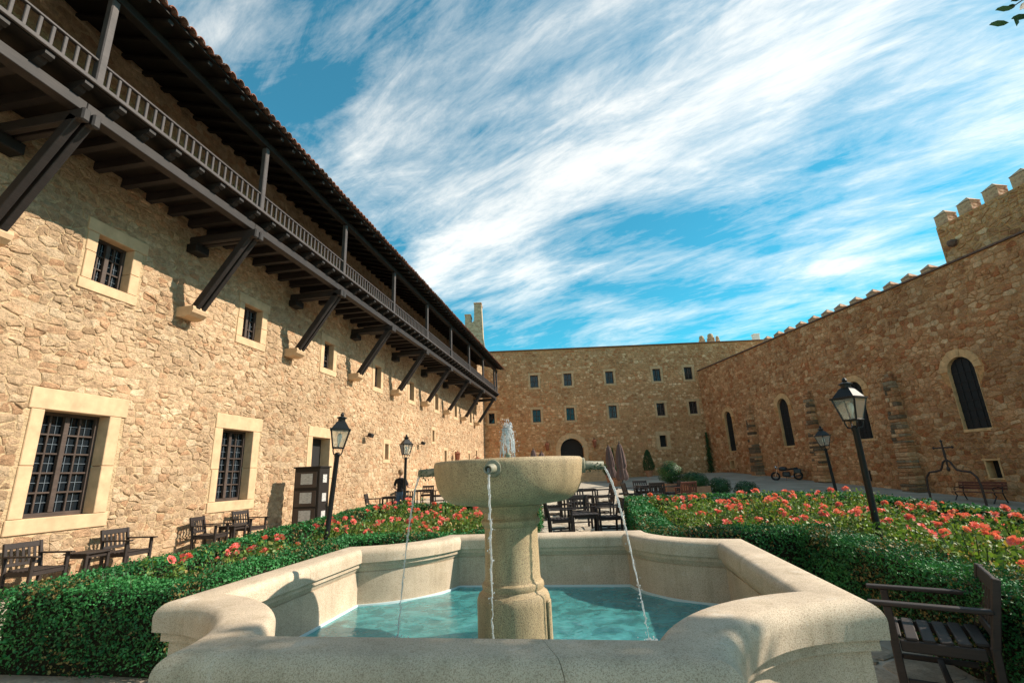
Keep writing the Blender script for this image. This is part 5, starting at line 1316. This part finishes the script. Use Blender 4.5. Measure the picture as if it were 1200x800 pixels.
# ------------------------------------------------------------------ person
def person(x, y, face, lab):
    z = gz(x, y) + .015
    t = empty('person', (x, y, z), R_(face - 90), lab, 'person')
    V_ = {}; E_ = []; vs = []; rad = []
    def vtx(n_, p, r0, r1=None): V_[n_] = len(vs); vs.append(p); rad.append((r0, r1 or r0))
    vtx('pelvis', (0, 0, .98), .155, .115); vtx('waist', (0, .0, 1.12), .135, .10); vtx('chest', (0, .01, 1.34), .165, .115); vtx('neckb', (0, -.005, 1.48), .085, .075); vtx('neck', (0, .01, 1.545), .052); vtx('head', (0, .02, 1.64), .078, .092); vtx('crown', (0, .01, 1.735), .066, .08)
    E_ += [('pelvis', 'waist'), ('waist', 'chest'), ('chest', 'neckb'), ('neckb', 'neck'), ('neck', 'head'), ('head', 'crown')]
    for s, q in ((-1, 'l'), (1, 'r')):
        st = .06 * s
        vtx('hip' + q, (.095 * s, 0, .90), .095); vtx('knee' + q, (.105 * s, .02 + st, .50), .064); vtx('ank' + q, (.11 * s, st - .02, .10), .045); vtx('toe' + q, (.12 * s, st + .14, .045), .04, .03)
        E_ += [('pelvis', 'hip' + q), ('hip' + q, 'knee' + q), ('knee' + q, 'ank' + q), ('ank' + q, 'toe' + q)]
        vtx('sho' + q, (.19 * s, 0, 1.43), .066); E_.append(('chest', 'sho' + q))
        if s > 0: a, b_, c = (.27, .06, 1.17), (.20, .30, 1.16), (.17, .38, 1.18)
        else: a, b_, c = (-.26, -.03, 1.15), (-.20, .20, 1.06), (-.15, .27, 1.07)
        vtx('elb' + q, a, .046); vtx('wri' + q, b_, .032); vtx('palm' + q, c, .036, .022)
        E_ += [('sho' + q, 'elb' + q), ('elb' + q, 'wri' + q), ('wri' + q, 'palm' + q)]
        for k in range(5):
            o = (k - 2) * .017; f0 = (c[0] + o * .8, c[1] + .03, c[2] + .006); ln = (.055, .07, .075, .07, .05)[k]
            if k == 0: f1 = (c[0] - s * .05, c[1] + .01, c[2] + .03)
            else: f1 = (f0[0], f0[1] + ln * .8, f0[2] - .02)
            vtx(f'f{q}{k}', f1, .009); E_.append(('palm' + q, f'f{q}{k}'))
    me = bpy.data.meshes.new('body'); me.from_pydata(vs, [(V_[a], V_[b_]) for a, b_ in E_], []); o = obj('body', me, t)
    md = o.modifiers.new('skin', 'SKIN'); md.use_smooth_shade = True
    for i, (a, b_) in enumerate(rad): me.skin_vertices[0].data[i].radius = (a, b_)
    me.skin_vertices[0].data[0].use_root = True
    o.modifiers.new('sub', 'SUBSURF').levels = 2; o.modifiers['sub'].render_levels = 2
    dg = bpy.context.evaluated_depsgraph_get(); dg.update(); nm = bpy.data.meshes.new_from_object(o.evaluated_get(dg)); o.modifiers.clear(); o.data = nm
    nm.materials.clear()
    for k in ('skin', 'shirt', 'jeans', 'rubber', 'hair'): nm.materials.append(M[k])
    for p in nm.polygons:
        c = p.center; a = abs(c.x); k = 0
        if c.z < .09: k = 3
        elif c.z < 1.0 and a < .24 and c.y < .22: k = 2
        elif c.z < 1.50 and (a < .20 or (a < .34 and c.z > 1.22 and c.y < .09)): k = 1
        elif c.z > 1.64 and (c.y < .055 or c.z > 1.74): k = 4
        elif c.z > 1.57 and c.y < -.02: k = 4
        p.material_index = k; p.use_smooth = True
    hd = MB(); hd.lathe([(.02, -.10), (.085, -.06), (.098, .0), (.09, .06), (.05, .10), (.01, .115)], 14, (0, -.012, 1.69)); h_ = hd.build('hair', M['hair'], t, True)
    fa = MB()
    fa.add([(-.012, .105, 1.66), (.012, .105, 1.66), (0, .135, 1.635), (0, .105, 1.69)], [(0, 1, 2), (0, 2, 3), (1, 3, 2)]); fa.build('nose', M['skin'], t)
    for s in (-1, 1): MB().lathe([(.004, -.028), (.02, 0), (.004, .03)], 6, (s * .088, .015, 1.65)).build('ear', M['skin'], t); MB().lathe([(.002, -.01), (.011, 0), (.002, .01)], 8, (s * .032, .098, 1.672)).build('eye', M['dark'], t)
    MB().box((0, .103, 1.605), (.045, .012, .010)).build('mouth', M['copper'], t)
    return t
pt = person(-4.42, 18.9, 70, 'person in black T-shirt and blue jeans standing by the tables, seen from behind'); pt.scale = (1.03, 1.03, 1.03)

# ------------------------------------------------------------------ tree beyond the frame edge whose twigs hang into view and shade the near rim
def tree():
    bx, by = 8.6, -.9; t = empty('broadleaf_tree', (bx, by, gz(bx, by) - .02), 0, 'broadleaf tree whose leafy twigs overhang the court above the near armchair', 'tree')
    tr = MB(); tr.tube([(0, 0, 0), (.05, .05, 1.8), (-.05, .3, 3.6), (-.15, .8, 5.4)], [.24, .19, .15, .11], 10); tk = tr.build('trunk', M['bark'], t, True)
    r = random.Random(4); ends = []; cc = Vector((-.2, 1.5, 7.0))
    for k in range(16):
        a = 2 * math.pi * k / 16 + r.uniform(-.2, .2); d = r.uniform(.45, .95); e_ = cc + Vector((math.cos(a) * 3.3 * d, math.sin(a) * 2.6 * d, r.uniform(-.6, .9))); s0 = Vector((-.1, .6, r.uniform(4.2, 5.3))); p = [s0, (s0 + e_) / 2 + Vector((0, 0, .15)), e_]
        MB().tube(p, [.075, .05, .015], 6).build('limb', M['bark'], tk); ends += [e_, (p[1] + e_) / 2, p[1]]
    tip = Vector((3.99 - bx, 2.98 - by, 5.12)); MB().tube([(-.15, .8, 5.2), (-1.8, 2.2, 6.2), (-3.6, 3.4, 5.9), tip + Vector((.3, .02, .2)), tip], [.06, .035, .018, .008, .004], 6).build('limb', M['bark'], tk)
    rn = np.random.default_rng(3); P = []
    for e_ in ends: P.append(np.array(e_) + rn.normal(0, .42, (760, 3)))
    d = rn.normal(size=(19000, 3)); d /= np.linalg.norm(d, axis=1)[:, None]; P.append(np.array(cc) + d * (rn.random((19000, 1)) ** .4) * np.array((3.3, 2.6, 1.1)))
    P = np.vstack(P); w = P + np.array((bx, by, 0)); yy = np.maximum(w[:, 1], .05)
    P = P[((w[:, 0] > 1.46 * yy + .2) | (w[:, 2] - 1.75 > 1.34 * yy)) & (w[:, 1] < 3.35)]
    obj('crown', leaf_mesh('crown', P, np.tile((0, 0, 1), (len(P), 1)), .17, M['leaf_tree'], 8, 1.0, ar=.45), t)
    r2 = random.Random(12); Q = MB()
    for k in range(15):
        a = r2.uniform(2.5, 4.4); L_ = r2.uniform(.10, .16); s = tip + Vector((r2.uniform(-.03, .26), r2.uniform(-.06, .06), r2.uniform(-.12, .14))); d = Vector((math.cos(a), .15 * math.sin(a), math.sin(a) * .45 - .15)).normalized(); n_ = d.cross(Vector((0, 1, .3))).normalized() * L_ * .16
        Q.add([s, s + d * L_ * .25 + n_ * .8, s + d * L_ * .55 + n_, s + d * L_ * .85 + n_ * .45, s + d * L_ + Vector((0, 0, -.01)), s + d * L_ * .85 - n_ * .45, s + d * L_ * .55 - n_, s + d * L_ * .25 - n_ * .8], [tuple(range(8))], (r2.random(), r2.random(), 0))
    Q.build('twig_leaves', M['leaf_tree'], t, tint=True)
tree()
for o in list(bpy.data.objects):          # a prototype that found no place is removed
    if o.parent is None and o.type == 'EMPTY' and 'label' not in o:
        for c in list(o.children_recursive): bpy.data.objects.remove(c)
        bpy.data.objects.remove(o)
